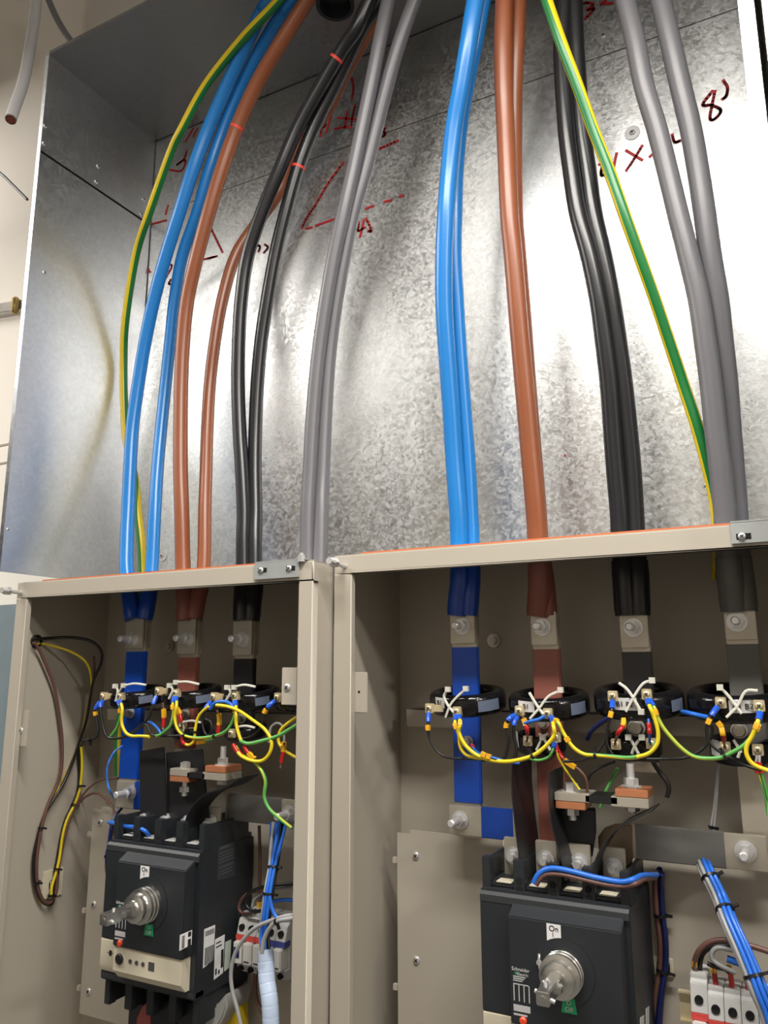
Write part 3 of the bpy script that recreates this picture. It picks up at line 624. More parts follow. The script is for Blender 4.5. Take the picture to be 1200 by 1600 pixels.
def capbolt(parent, px, py, Y, r=.009):
    c = A(px, py, Y); obj('bolt', MB().lathe(c, (0,-1,0), [(r*1.25,0),(r*1.25,.002),(r,.002),(r,.010),(r*.85,.012),(1e-5,.012)], 20), M['steel_d'], parent)
capbolt(B['Rk'][0], 995, 1137, 1.10); capbolt(B['Rg'][0], 1155, 1141, 1.10, .008); capbolt(B['Rb'][0], 731, 1159, 1.102, .007)
capbolt(B['Rn'][0], 850, 1130, 1.10, .006); capbolt(B['Ln'][0], 291, 1116, 1.035, .007); capbolt(B['Lk'][0], 378, 1122, 1.035, .007); capbolt(B['Lb'][0], 205, 1114, 1.035, .007)

# ------------------------------------------------------------------ small wires
def wire(label, pts, col, Y=1.02, r=.0021, start=None, end=None, group=None, ties=(), red=0, stripe=False):
    """pts: (px, py[, depth]); start / end: list of (colour, length) pieces threaded on that end"""
    P = [A(p[0], p[1], p[2] if len(p) > 2 else Y) for p in pts]
    path = smooth(P, 5); th = thing('wire', label, 'wire', P[-1], group)
    if stripe: obj('insulation', MB().tube(path, r, 8, 1, stripe=lambda t: 1+7*t, frac=.5), [M['wgreen'], M['wyellow'] if len(label) % 2 else M['wlime']], th, sm=60)
    else: obj('insulation', MB().tube(path, r, 8, 1), M[COL[col]], th, sm=60)
    for side, pcs in (('s', start), ('e', end)):
        q = path if side == 's' else path[::-1]; s = 0
        for cl, L in (pcs or ()):
            if cl:
                sp = sub(q, s, s+L)
                if len(sp) >= 2:
                    rr = {'blue': .0036, 'red': .0030, 'mk': .0039, 'tip': .0016}[cl]
                    nm = {'blue': 'ferrule', 'red': 'ferrule', 'mk': 'marker_sleeve', 'tip': 'crimp_tip'}[cl]
                    mm = {'blue': 'fer_blue', 'red': 'fer_red', 'mk': 'marker', 'tip': 'steel'}[cl]
                    obj(nm, MB().tube(sp, rr, 10 if cl != 'mk' else 4, 1), M[mm], th, sm=40)
            s += L
    for (x, y) in ties: tie(th, path, (x, y), r)
    return th
def tie(th, path, p, r, extra=.0016):
    i = min(range(1, len(path)-1), key=lambda k: math.hypot(proj(path[k])[0]-p[0], proj(path[k])[1]-p[1]))
    d = (path[i+1]-path[i-1]).normalized()
    s = d.cross(Vector((0,1,0))).normalized()
    mb = MB().tube([path[i]-d*.0016, path[i]+d*.0016], r+extra, 10, 1)
    mb.obox(path[i]+s*(r+extra+.002), s*.004, d*.0016, d.cross(s)*.0016)
    obj('cable_tie', mb, M['tie_k'], th)
bF = [('tip',.003),('blue',.014)]; bM = [('tip',.003),('blue',.014),(None,.004),('mk',.007)]; rF = [('tip',.008),('red',.012)]; rM = [('tip',.008),('red',.012),('mk',.006),(None,.001),('mk',.006)]
W = wire
# right cabinet
W('black wire from the leftmost terminal of the right cabinet, looping right', [(670,1112,1.035),(669,1130),(670,1150),(679,1169),(694,1182),(712,1185),(740,1186,1.03),(760,1188,1.03)], 'k', 1.025, .0016, bM)
W('left yellow wire from the blue busbar transformer, dipping under the blue bar', [(713,1117,1.035),(711,1130),(717,1148),(719,1166),(728,1179),(744,1184),(758,1186)], 'y', 1.018, .0024, bM, ties=((755,1186),))
W('long yellow wire swagging from the blue busbar transformer to the brown one', [(717,1117,1.035),(719,1131),(717,1144),(726,1163),(742,1178),(760,1186),(785,1190),(808,1188),(832,1181),(848,1170),(858,1160),(866,1148),(865,1135),(862,1120,1.035)], 'y', 1.014, .0027, bM, bF, ties=((831,1181),))
W('blue wire with a red ferrule on the screw low on the blue busbar', [(737,1163,1.08),(741,1171,1.05),(752,1179),(775,1185),(795,1191),(812,1193)], 'b', 1.022, .0018, [('tip',.009),('red',.012)])
obj_m = W('short wire with orange marker sleeves tied under the blue busbar', [(752,1177,1.012),(760,1181),(768,1183),(776,1186)], 'b', 1.012, .0014, [('mk',.007),(None,.001),('mk',.006)])
W('left one of two black wires under the brown busbar transformer, with yellow marker', [(806,1117,1.035),(796,1123),(791,1135),(795,1152),(792,1172),(785,1192)], 'k', 1.022, .0022, bM)
W('thicker right one of two black wires hanging left of the brown busbar, right cabinet', [(809,1119,1.035),(803,1131),(803,1150),(807,1170),(802,1195)], 'k', 1.024, .0024, bF)
W('short red wire with yellow marker between the two transformers of the brown bar', [(816,1118,1.03),(821,1130),(824,1142),(824,1156,1.06)], 'n', 1.03, .0016, [(None,.004),('mk',.01),('red',.014),('tip',.012)])
W('short blue bridge wire across the front of the brown busbar', [(818,1131,1.03),(830,1127),(842,1124),(851,1119)], 'b', 1.025, .0024)
W('green and yellow wire swagging from the brown busbar transformer to the black one', [(859,1120,1.035),(872,1129),(879,1143),(891,1162),(902,1173),(915,1179),(930,1180),(955,1182),(980,1184),(1003,1181),(1020,1172),(1028,1152),(1026,1132),(1018,1110),(1013,1092,1.03)], 'y', 1.014, .0025, [('tip',.003),('blue',.014),(None,.001),('mk',.008),(None,.022),('mk',.006)], bF, stripe=True, ties=((930,1180),))
W('thin wire with a pale blue ferrule curling under the small brown bar transformer', [(867,1160,1.05),(864,1172),(857,1183),(842,1188),(828,1186)], 'gr', 1.03, .0018, [('tip',.006),('blue',.013)])
W('yellow and green wire running down from the small brown bar transformer to the link', [(869,1160,1.05),(870,1174),(874,1187),(886,1206),(900,1226),(906,1234)], 'y', 1.035, .0014, rF)
W('brown wire with orange markers falling behind the copper link', [(871,1172,1.05),(878,1184),(892,1195),(905,1203),(916,1218),(918,1240)], 'n', 1.045, .0018, [('red',.014),(None,.002),('mk',.006),('mk',.006),('mk',.005)])
W('black wire from the left terminal of the black busbar transformer', [(957,1094,1.035),(956,1110),(950,1135),(948,1158),(954,1174),(966,1186),(990,1188),(1010,1184)], 'k', 1.02, .0018, bM)
W('dark wire slanting left from the black busbar transformer terminal', [(952,1140),(944,1160),(930,1178),(908,1188),(880,1190)], 'k', 1.024, .0018)
W('blue wire passing behind the ring of the black busbar', [(955,1120,1.05),(938,1130,1.06),(924,1143,1.07),(918,1155,1.08)], 'nv', 1.06, .003)
W('short wire with yellow marker and red ferrule left of the small black bar transformer', [(975,1124,1.05),(974,1134,1.04),(966,1145),(961,1160,1.06)], 'n', 1.035, .0016, [('mk',.006),('mk',.008),('red',.015),('tip',.008)])
W('inner yellow wire looping down right from the black busbar transformer', [(1011,1092,1.03),(1016,1106),(1022,1120),(1028,1142),(1027,1162),(1014,1177),(995,1183)], 'y', 1.012, .0025, bF)
W('green and yellow wire swagging from the black busbar transformer to the grey one', [(1014,1092,1.03),(1022,1106),(1029,1124),(1037,1138),(1050,1154),(1066,1170),(1082,1181),(1100,1185),(1125,1184),(1143,1176),(1162,1165),(1176,1149),(1185,1134),(1187,1110,1.03)], 'y', 1.016, .0025, bM, bM, stripe=True, ties=((1134,1181),))
W('short wire with blue and red ferrules beside the cap bolt of the black busbar', [(1013,1124,1.05),(1014,1134,1.045),(1015,1146),(1015,1160,1.06)], 'b', 1.04, .0018, [(None,.006),('red',.014),('tip',.01)])
W('dark looped wire behind the yellow ones between the black and grey busbars', [(1008,1186),(1035,1186),(1070,1184),(1093,1174),(1108,1158),(1113,1140),(1106,1126)], 'k', 1.035, .0018)
W('black wire falling from the grey busbar transformer and running right', [(1122,1103,1.035),(1112,1118),(1104,1138),(1107,1156),(1118,1170),(1138,1182),(1162,1195),(1190,1204)], 'k', 1.024, .0017, bM)
W('blue wire stub passing behind the left of the grey busbar transformer', [(1107,1121,1.03),(1093,1118,1.04),(1076,1114,1.05),(1066,1112,1.07)], 'b', 1.04, .0028)
W('short wire with orange markers and red ferrule above the small grey bar transformer', [(1121,1128,1.03),(1127,1136),(1130,1150),(1132,1166,1.06)], 'n', 1.03, .0016, [('mk',.007),(None,.001),('mk',.008),('red',.015),('tip',.012)])
W('yellow wire curling out of frame from the rightmost transformer terminal', [(1189,1112,1.03),(1184,1128),(1176,1148),(1167,1165),(1167,1180),(1178,1195),(1205,1206)], 'y', 1.014, .0026, bM)
W('green and yellow thin wire hanging under the small grey bar transformer', [(1183,1180,1.05),(1181,1198),(1188,1215),(1195,1240),(1200,1275)], 'y', 1.05, .0015, rF, stripe=True)
W('plain thin green wire under the small grey bar transformer at the right edge', [(1187,1180,1.05),(1187,1198),(1193,1218),(1201,1250)], 'gr', 1.048, .0014, rF)
W('left one of two thin grey wires hanging beside the grey busbar', [(1122,1195,1.12),(1120,1220,1.12),(1116,1260,1.12),(1111,1292,1.12),(1110,1310,1.12)], 'g', 1.12, .0016, ties=((1112,1290),))
W('right one of two thin grey wires hanging beside the grey busbar', [(1124,1195,1.12),(1122,1225,1.12),(1119,1262,1.12),(1116,1292,1.12),(1115,1310,1.12)], 'g', 1.12, .0016)
W('dark cable hooking down behind the black busbar of the right cabinet', [(1020,1190,1.08),(1030,1206),(1041,1220),(1045,1232),(1042,1246)], 'k', 1.09, .003)
W('thin dark wire arching between the middle and third black barrier', [(960,1190,1.08),(940,1198),(924,1208),(917,1225),(916,1245)], 'k', 1.09, .0018)
W('thin green wire slanting behind the right end of the copper link', [(965,1200,1.09),(956,1218),(945,1240),(938,1262)], 'gr', 1.1, .0022)
# breaker-top wires
W('blue wire lying across the terminals of the right breaker', [(834,1380,1.0),(840,1368),(852,1359),(868,1357),(895,1362),(930,1371),(970,1378),(990,1374),(1004,1368,1.03),(1026,1367,1.08)], 'b', 1.0, .0034)
W('brown wire lying below the blue one across the right breaker', [(838,1383,1.0),(845,1372),(856,1366),(880,1367),(910,1374),(945,1382),(975,1385),(995,1380),(1006,1374,1.03),(1024,1372,1.08)], 'n', 1.0, .0028)
# left cabinet
W('black wire from the leftmost terminal of the left cabinet to the side bundle', [(158,1094,.985),(151,1104),(149,1112),(152,1135),(152,1150),(143,1155),(131,1158),(126,1166)], 'k', .98, .0022, bM, ties=((141,1156),))
W('second black wire curving from the leftmost terminal towards the blue busbar', [(161,1094,.985),(157,1105),(160,1130),(166,1150),(180,1154),(198,1150),(215,1138),(232,1122),(238,1104),(245,1086,.985)], 'k', .975, .0021, bF, bF)
W('yellow wire dropping from the blue busbar transformer in the left cabinet', [(186,1094,.985),(191,1106),(190,1128),(196,1144),(206,1150),(220,1150),(233,1151)], 'y', .972, .0026, bF)
W('green wire curving left from the blue busbar transformer in the left cabinet', [(184,1094,.985),(187,1104),(188,1118),(183,1136),(172,1152)], 'gr', .978, .0022, bM)
W('dark wire crossing the blue busbar of the left cabinet', [(200,1150),(215,1140),(228,1132),(233,1142),(240,1149),(260,1150),(290,1149)], 'k', .974, .0018)
W('blue wire arching right of the blue busbar in the left cabinet', [(228,1128),(237,1130),(246,1138),(252,1148)], 'b', .98, .0022)
W('left green and yellow wire of the brown busbar transformer in the left cabinet', [(272,1088,.985),(270,1102),(271,1115),(266,1134),(252,1147),(244,1150)], 'y', .972, .0025, bM, stripe=True)
W('long green and yellow wire from the brown busbar transformer to the black one', [(275,1088,.985),(276,1102),(273,1120),(277,1138),(288,1149),(310,1153),(335,1150),(352,1143),(362,1130),(367,1114),(366,1094,.985)], 'y', .97, .0024, bF, bM, stripe=True, ties=((289,1149),(334,1150)))
W('wire with a stack of yellow markers and red ferrule beside the brown busbar', [(254,1098),(256,1112),(256,1126),(255,1140)], 'n', .985, .0016, [(None,.01),('mk',.007),('mk',.007),('red',.014),('tip',.01)])
W('second wire with yellow markers and red ferrule over the brown busbar', [(276,1106),(281,1116),(283,1128),(284,1138,1.0)], 'n', .985, .0016, [('mk',.006),('mk',.006),('red',.012),('tip',.01)])
W('yellow wire hooking up from a red ferrule under the brown busbar of the left cabinet', [(285,1150),(286,1160),(295,1164),(303,1157),(305,1140),(309,1122),(317,1111),(326,1104)], 'y', .972, .0022, [('red',.016)], ties=((304,1142),))
W('wire with red and orange sleeves lying under the brown busbar of the left cabinet', [(302,1160),(312,1160),(322,1158),(334,1155)], 'gr', .976, .0018, [('red',.008),('mk',.008),('mk',.008)])
W('black wire looping from the left terminal of the black busbar transformer', [(331,1095,.985),(322,1106),(316,1122),(319,1143),(327,1150),(331,1140),(329,1128),(322,1124)], 'k', .974, .0019, bF)
W('wire with three orange markers and red ferrule in front of the black busbar', [(339,1110),(343,1122),(342,1135),(340,1147)], 'n', .98, .0016, [(None,.006),('mk',.006),('mk',.006),('mk',.005),('red',.012),('tip',.008)])
W('blue bridge wire arching between two terminals at the black busbar of the left cabinet', [(328,1108),(335,1099),(348,1096),(359,1099),(364,1106)], 'b', .968, .0026)
W('big yellow loop wire right of the black busbar in the left cabinet', [(338,1102),(355,1104),(374,1111),(396,1126),(414,1140),(424,1158),(422,1175),(411,1188),(395,1189),(378,1182),(369,1172),(364,1163)], 'y', .966, .0026, None, [('red',.014)])
W('inner yellow wire dropping from the black busbar transformer of the left cabinet', [(368,1094,.985),(369,1112),(369,1130),(373,1147),(377,1158)], 'y', .967, .0026, bF)
W('green wire sweeping right from the black busbar to the post of the left cabinet', [(376,1158),(388,1162),(408,1158),(432,1151),(452,1140),(468,1130)], 'gr', .966, .0028)
W('brown wire falling from the right terminal near the post of the left cabinet', [(431,1094,.985),(421,1102),(413,1114),(407,1136),(394,1150),(372,1156)], 'k', .975, .0018, bM)
W('lime wire descending from the loop to the right post of the left cabinet', [(368,1166),(378,1180),(394,1188),(408,1203),(415,1222),(413,1245),(421,1264),(437,1279),(456,1294)], 'y', .97, .0026, rF, stripe=True, ties=((393,1188),))
W('short wire with red ferrule and orange markers inside the yellow loop', [(382,1166),(387,1175),(393,1181),(398,1186)], 'n', .968, .0016, [('red',.012),('mk',.007),('mk',.007)])
W('grey wire loop beside the right post of the left cabinet', [(420,1160),(423,1138),(433,1130),(442,1136),(444,1152),(443,1170)], 'g', .985, .0019, None, [('mk',.01)])
W('yellow wire bending back behind the right post of the left cabinet', [(468,1118),(450,1130),(438,1142),(435,1158),(442,1170),(456,1180),(468,1186)], 'y', .98, .0024)
W('wire with red ferrule dangling low by the right post of the left cabinet', [(444,1160),(443,1172),(440,1188),(438,1200)], 'n', .978, .0017, [(None,.004),('mk',.009),('red',.016),('tip',.012)])
W('thin blue wire arching left of the blue busbar in the left cabinet', [(192,1165,1.03),(178,1176,1.02),(168,1198),(168,1222),(172,1236),(178,1246,1.02)], 'b', 1.0, .0017)
W('blue wire running onto the top of the left breaker', [(170,1285,.99),(178,1286,.98),(195,1291,.97),(214,1293,.965),(226,1298,.96),(233,1306,.97)], 'b', .97, .0033)
W('blue and purple wire running down the left side of the left breaker', [(190,1262,1.05),(180,1275,1.04),(174,1292),(171,1315),(167,1338),(168,1356),(173,1370)], 'nv', 1.03, .0032, ties=((167,1339),(174,1288)))
W('brown wire arching to the left side of the left breaker', [(118,1262,1.06),(132,1246,1.06),(150,1239,1.06),(167,1250,1.05),(178,1268),(176,1300),(167,1340),(166,1360),(172,1385)], 'n', 1.04, .0022)
W('thin brown wire from the side bundle to the foot of the blue busbar', [(122,1252,1.06),(140,1230,1.06),(160,1218,1.06),(185,1215,1.05)], 'n', 1.06, .0017)
W('upright brown wire right of the left breaker', [(405,1290,1.06),(406,1330),(406,1380),(405,1418)], 'n', 1.06, .0026, None, [('mk',.008)])

# wires on the left wall of the left cabinet
def wallwire(label, pts, col, r, off=.008, ties=(), Y0=None):
    P = []
    for p in pts: P.append(AX(p[0], p[1], LX0+.002+off+(p[2] if len(p) > 2 else 0)))
    path = smooth(P, 5); th = thing('wire', label, 'wire', P[-1])
    obj('insulation', MB().tube(path, r, 8, 1), M[COL[col]], th, sm=60)
    for t in ties: tie(th, path, t, .0055, .001)
    return th
wallwire('thick brown wire hanging in a long loop on the left wall of the left cabinet', [(52,1004),(60,1013),(72,1040),(85,1075),(93,1120),(97,1160),(96,1200),(88,1228),(78,1250),(68,1280),(61,1315),(57,1350),(59,1385),(68,1407),(80,1410),(88,1392),(91,1360),(98,1320),(106,1288),(116,1262),(124,1246)], 'n', .0029, .013, ((67,1297),(62,1381)))
wallwire('black wire entering by the grommet and looping with the brown one', [(52,999),(80,997),(110,996,.02),(140,1001,.05),(157,1015,.07),(158,1035,.07),(146,1063,.05),(141,1090,.03),(135,1125,.02),(126,1152,.01),(112,1195),(97,1228),(82,1252),(68,1277),(56,1320),(52,1350),(55,1385),(66,1409),(80,1413),(86,1400)], 'k', .0028, .010)
wallwire('yellow wire springing from the grommet on the left cabinet wall', [(52,1006),(66,1006),(86,1010,.02),(110,1018,.04),(130,1030,.06),(140,1046,.06),(143,1068,.05),(140,1090,.03),(132,1130,.015),(116,1180),(100,1215),(88,1238),(76,1258),(66,1288),(59,1330),(58,1385),(64,1411)], 'y', .0022, .004)
wallwire('yellow and black tied wire dropping right of the loop on the left wall', [(126,1160),(128,1190),(127,1215),(124,1236),(116,1258),(105,1280),(98,1305),(93,1340),(88,1362),(81,1385),(80,1402)], 'y', .0026, .014, ((126,1228),(115,1259),(89,1357),(80,1402)))
wallwire('black wire tied beside the yellow one right of the loop on the left wall', [(125,1155),(123,1180),(124,1215),(121,1238),(112,1260),(102,1282),(96,1305),(90,1340),(86,1362),(83,1385),(82,1402)], 'k', .0028, .008)
wallwire('brown wire rising from the loop behind the black one to the top', [(147,1026,.06),(147,1050,.05),(142,1080,.03),(134,1120,.015),(124,1160,.004),(108,1200),(94,1230)], 'n', .0022, .006)
g = thing('cable_tie_mount', 'square ivory cable tie mount on the left wall of the left cabinet', 'tie mount', AX(76,1378,LX0))
a = AX(69,1361,LX0+.002); b = AX(86,1400,LX0+.002)
obj('base', MB().box(LX0+.002, LX0+.006, min(a.y,b.y)-.004, max(a.y,b.y)+.012, b.z, a.z), M['ivory'], g, bevel=.001)
obj('saddle', MB().box(LX0+.006, LX0+.010, (a.y+b.y)/2-.006, (a.y+b.y)/2+.010, (a.z+b.z)/2-.007, (a.z+b.z)/2+.007), M['ivory'], g, bevel=.002)
gm = thing('grommet', 'dark grommet where wires pass through the left cabinet wall', 'grommet', AX(56,1003,LX0))
c = AX(56,1002,LX0+.002); obj('collar', MB().lathe(c, (1,0,0), [(.007,0),(.012,0),(.012,.004),(.008,.006),(.007,.002)], 18), M['tie_k'], gm)

# ------------------------------------------------------------------ breakers
def breaker(label, X0, YF, ZT, YB, big):
    Wd, X1 = .185, X0+.185
    th = thing('circuit_breaker', label, 'breaker', (X0+Wd/2, YB, ZT-.255))
    cs, c2 = M['case'], M['case2']
    body = obj('body', MB().box(X0, X1, YF, YB, ZT-.198, ZT).box(X0+.004, X1-.004, YF+.012, YB, ZT, ZT+.006).box(X0+.004, X1-.004, YF+.030, YB, ZT-.212, ZT-.198), cs, th, bevel=.0016)
    # stepped shoulder behind the cover
    obj('shoulder', MB().prism([(X0+.001,YF+.0005,ZT-.002),(X0+.001,YF-.004,ZT-.006),(X0+.001,YF-.004,ZT-.014),(X0+.001,YF+.0005,ZT-.014)], (Wd-.002,0,0)), c2, th)
    # terminal posts (barriers' sockets) at top and bottom
    for k in range(5):
        xc = X0+.006+k*(Wd-.012)/4
        w_ = .0058 if k in (0,4) else .0075
        post = MB().box(xc-w_, xc+w_, YF+.008, YF+.02, ZT-.002, ZT+.036).box(xc-w_*.45, xc+w_*.45, YF+.02, YB-.01, ZT-.002, ZT+.034)
        p = obj('terminal_post', post, cs, th, bevel=.001)
        if 0 < k < 4: obj('key_slot', MB().cyl((xc,YF+.0081,ZT+.012),(xc,YF+.0074,ZT+.012),.0042).cyl((xc,YF+.0081,ZT+.002),(xc,YF+.0074,ZT+.002),.0042), M['hole'], p)
        obj('terminal_post', MB().box(xc-w_, xc+w_, YF+.010, YF+.024, ZT-.236, ZT-.198).box(xc-w_*.4, xc+w_*.4, YF+.02, YB-.01, ZT-.236, ZT-.198), cs, th, bevel=.001)
    for k in range(4):
        xc = X0+.006+(k+.5)*(Wd-.012)/4
        obj('terminal_tag', MB().box(xc-.010, xc+.010, YF+.012, YF+.03, ZT+.006, ZT+.0072), M['ivory'] if big else M['mod'], th)
        c = Vector((xc, YF+.055, ZT+.030))
        t = obj('terminal_pad', MB().box(xc-.014, xc+.014, YF+.056, YF+.062, ZT+.004, ZT+.052), M['tin'], th, bevel=.001)
        obj('terminal_bolt', MB().hexa(c, c+Vector((0,-.009,0)), .008).lathe(c, (0,-1,0), [(.006,0),(.0115,0),(.0115,.002),(.006,.002)], 20).cyl(c+Vector((0,-.009,0)), c+Vector((0,-.016,0)), .0045), M['steel'], t)
    # raised cover with chamfered top
    cx0, cx1 = X0+.0435, X1-.007; yc = YF-.022; zt, zb = ZT-.010, ZT-.139
    obj('front_cover', MB().prism([(cx0,YF,zt),(cx0,yc,zt-.012),(cx0,yc,zb),(cx0,YF,zb)], (cx1-cx0,0,0)), cs, th, bevel=.0012)
    obj('side_cover', MB().box(X0+.001, cx0-.001, YF-.004, YF, zb, ZT-.014), cs, th, bevel=.001)
    # trip unit
    ty = YF-.020
    tu = obj('trip_unit', MB().prism([(cx0+.001,ty,zb-.001),(cx0+.001,ty,zb-.034),(cx0+.001,ty+.011,zb-.046),(cx0+.001,YF,zb-.046),(cx0+.001,YF,zb-.001)], (cx1-cx0-.004,0,0)), M['ivory'], th, bevel=.0008)
    tl = obj('blank_panel', MB().prism([(X0+.002,YF-.005,zb-.001),(X0+.002,YF-.005,zb-.036),(X0+.002,YF-.001,zb-.046),(X0+.002,YF,zb-.046),(X0+.002,YF,zb-.001)], (.036,0,0)), M['ivory'], th, bevel=.0008)
    obj('centre_mark', MB().box(X0+.021, X0+.026, YF-.0056, YF-.0048, zb-.022, zb-.015).box(X0+.0165, X0+.0305, YF-.0053, YF-.0048, zb-.0188, zb-.0182), M['ink'], tl)
    q = cx0+.014
    obj('dial', MB().lathe((q,ty,zb-.017), (0,-1,0), [(.0075,0),(.0075,.0015),(.006,.003),(1e-5,.003)], 20), M['ink'], tu)
    for k in range(3): obj('adjuster', MB().lathe((q+.0215+k*.0125,ty,zb-.017), (0,-1,0), [(.003,0),(.003,.001),(1e-5,.001)], 14), M['gink'], tu)
    obj('test_socket', MB().box(q+.057, q+.068, ty-.0006, ty+.001, zb-.023, zb-.012), M['gink'], tu)
    obj('base_rim', MB().box(X0, X1, YF-.001, YF+.02, zb-.058, zb-.047), c2, th, bevel=.002)
    obj('trip_button', MB().lathe((cx0+.0155,yc+.001,zb+.005), (0,-1,0), [(.0045,0),(.0045,.003),(.003,.0045),(1e-5,.0045)], 16), M['redbtn'], th)
    # rotary mechanism with long shaft
    hc = Vector((cx0+.066, yc, ZT-.074)); n = Vector((0,-1,0))
    esc = obj('escutcheon', MB().lathe(hc, n, [(.036,0),(.036,.0012),(1e-5,.0012)], 40), M['case'], th)
    rings = obj('shaft_collar', MB().lathe(hc+n*.001, n, [(.024,0),(.0245,.003),(.0232,.004),(.0232,.006),(.0245,.007),(.0245,.010),(.0232,.011),(.0232,.013),(.024,.014),(.024,.017),(.0195,.018),(.0195,.028),(.016,.030),(1e-5,.030)], 36), M['chrome'], th, sm=30)
    L = .076
    sh = MB().obox(hc+n*(.03+L*.36), (.0075,0,0), (0,L*.36,0), (0,0,.0075)).cyl(hc+n*.03, hc+n*.036, .0125).obox(hc+n*.05, (.012,0,0), (0,.006,0), (0,0,.004)).obox(hc+n*(L*.82), (.0055,0,0), (0,.012,0), (0,0,.0055)).cyl(hc+n*L, hc+n*(L+.01), .0045)
    s_ = obj('rotary_shaft', sh, M['chrome'], th, bevel=.0012)
    obj('shaft_pin', MB().cyl(hc+n*L+Vector((-.011,0,.004)), hc+n*L+Vector((.011,0,-.004)), .0024).cyl(hc+n*(L-.012)+Vector((-.003,0,.010)), hc+n*(L-.012)+Vector((.003,0,-.010)), .0022).cyl(hc+n*(L-.03)+Vector((-.009,0,0)), hc+n*(L-.03)+Vector((.009,0,0)), .002), M['steel'], s_)
    # labels
    ta = .036; arc = []
    lx0, lx1, lz1 = hc.x-.018, hc.x-.001, hc.z+.0505
    for k in range(7):
        x = lx1+(lx0-lx1)*k/6; arc.append((x, yc-.0008, hc.z+math.sqrt(max(ta**2-(x-hc.x)**2, 1e-6))+.0005))
    on = obj('position_label', MB().prism([(lx0,yc-.0008,lz1),(lx1,yc-.0008,lz1)]+arc, (0,.0006,0)), M['paper'], th)
    X_, Z_ = (1,0,0), (0,0,1)
    text('label_text', 'On', ((lx0+lx1)/2, yc-.001, lz1-.005), X_, Z_, .0088, M['ink'], on)
    text('label_text', 'I', ((lx0+lx1)/2-.001, yc-.001, lz1-.0115), X_, Z_, .007, M['ink'], on)
    off = obj('position_label', MB().prism([(hc.x-.002,yc-.0014,hc.z-.027),(hc.x+.012,yc-.0014,hc.z-.026),(hc.x+.014,yc-.0014,hc.z-.042),(hc.x-.004,yc-.0014,hc.z-.042)], (0,.0006,0)), M['greenlab'], th)
    text('label_text', 'O', (hc.x+.005, yc-.0016, hc.z-.031), X_, Z_, .007, M['wink'], off); text('label_text', 'Off', (hc.x+.005, yc-.0016, hc.z-.038), X_, Z_, .007, M['wink'], off)
    if big:
        P = [A(x, y, yc-.001) for x, y in ((843,1490),(843,1503),(846,1520),(850,1530),(856,1538))]
        obj('lock_tab', MB().tube([p+Vector((0,-.002,0)) for p in P], .0016, 6, 4).lathe(P[1]+Vector((0,-.0005,0)), (0,-1,0), [(.0015,0),(.003,0),(.003,.003),(.0015,.003)], 12).lathe(P[3]+Vector((0,-.0005,0)), (0,-1,0), [(.002,0),(.004,0),(.004,.003),(.002,.003)], 12), M['steel'], th)
    # schematic print
    sx, sz = cx0+.011, ZT-.106
    pr = MB()
    for k in range(4): pr.box(sx-.0065+k*.0062, sx-.0053+k*.0062, yc-.0004, yc+.0004, sz-.008, sz+.010)
    for k in range(3): pr.box(sx-.0065+k*.0062, sx-.0003+k*.0062, yc-.0004, yc+.0004, sz+.0098, sz+.0108)
    for k in range(3): pr.box(sx-.0065, sx+.005+k*.002, yc-.0004, yc+.0004, sz+.0135+k*.0022, sz+.0145+k*.0022)
    obj('printed_diagram', pr, M['wink'], th)
    obj('printed_band', MB().box(sx-.007, sx+.0135, yc-.0004, yc+.0004, sz-.019, sz-.012), M['wink'], th)
    obj('printed_band', MB().box(sx-.007, sx+.0095, yc-.0004, yc+.0004, sz-.0235, sz-.0215), M['wink'], th)
    text('maker_text', 'Schneider', (sx+.003, yc-.0003, sz+.0265), X_, Z_, .0056, M['wink'], th); text('maker_text', 'Electric', (sx+.0055, yc-.0003, sz+.0215), X_, Z_, .0046, M['wink'], th)
    obj('maker_emblem', MB().prism([(sx-.0045,yc-.0003,sz+.0225),(sx-.0015,yc-.0003,sz+.0238),(sx-.0005,yc-.0003,sz+.0222),(sx-.003,yc-.0003,sz+.0198)], (0,.0004,0)), M['greenlab'], th)
    return th, hc
def sticker(parent, pts, X, m, lines=None, bars=None, ink='ink', name='sticker'):
    P = [AX(x, y, X) for x, y in pts]
    s = obj(name, MB().prism(P, (.0004,0,0)), M[m], parent)
    mb = MB(); o, u, v = P[0], P[1]-P[0], P[3]-P[0]
    def quad(a0, a1, b0, b1):
        q = [o+u*a0+v*b0, o+u*a1+v*b0, o+u*a1+v*b1, o+u*a0+v*b1]; mb.prism([p+Vector((.0004,0,0)) for p in q], (.0003,0,0))
    for (a0, a1, b0, b1) in lines or (): quad(a0, a1, b0, b1)
    if mb.v: obj('print', mb, M[ink], s)
    return s
# left breaker: .185 wide, 13 cm deep
bX = A(170,1313,.95).x
brL, hL = breaker('left circuit breaker, black with a silver rotary shaft, in the left cabinet', bX, .95, -.262, 1.078, False)
sideX = bX+.185
ln = [(.1,.9,.08+.045*k,.10+.045*k) for k in range(3)]+[(.12+.14*k,.2+.14*k,.5,.95) for k in range(6)]
sticker(brL, [(319,1452),(336,1445),(333,1500),(317,1513)], sideX, 'paper', ln)
sticker(brL, [(336,1468),(351,1460),(348,1520),(334,1531)], sideX, 'paper', [(.1,.6,.1,.13),(.1,.7,.2,.23),(.66,.9,.35,.8),(.1,.25,.75,.9),(.4,.55,.82,.92)])
sticker(brL, [(352,1472),(361,1468),(359,1511),(350,1518)], sideX, 'paper_g')
sticker(brL, [(341,1324),(367,1314),(367,1368),(339,1377)], sideX, 'case2', [(.08,.6,.03,.1)]+[(.05,.95,.2+.09*k,.235+.09*k) for k in range(4)]+[(.1+.12*k,.17+.12*k,.6,.68) for k in range(7)]+[(.05,.9,.75,.78),(.05,.9,.84,.87)], ink='gink')
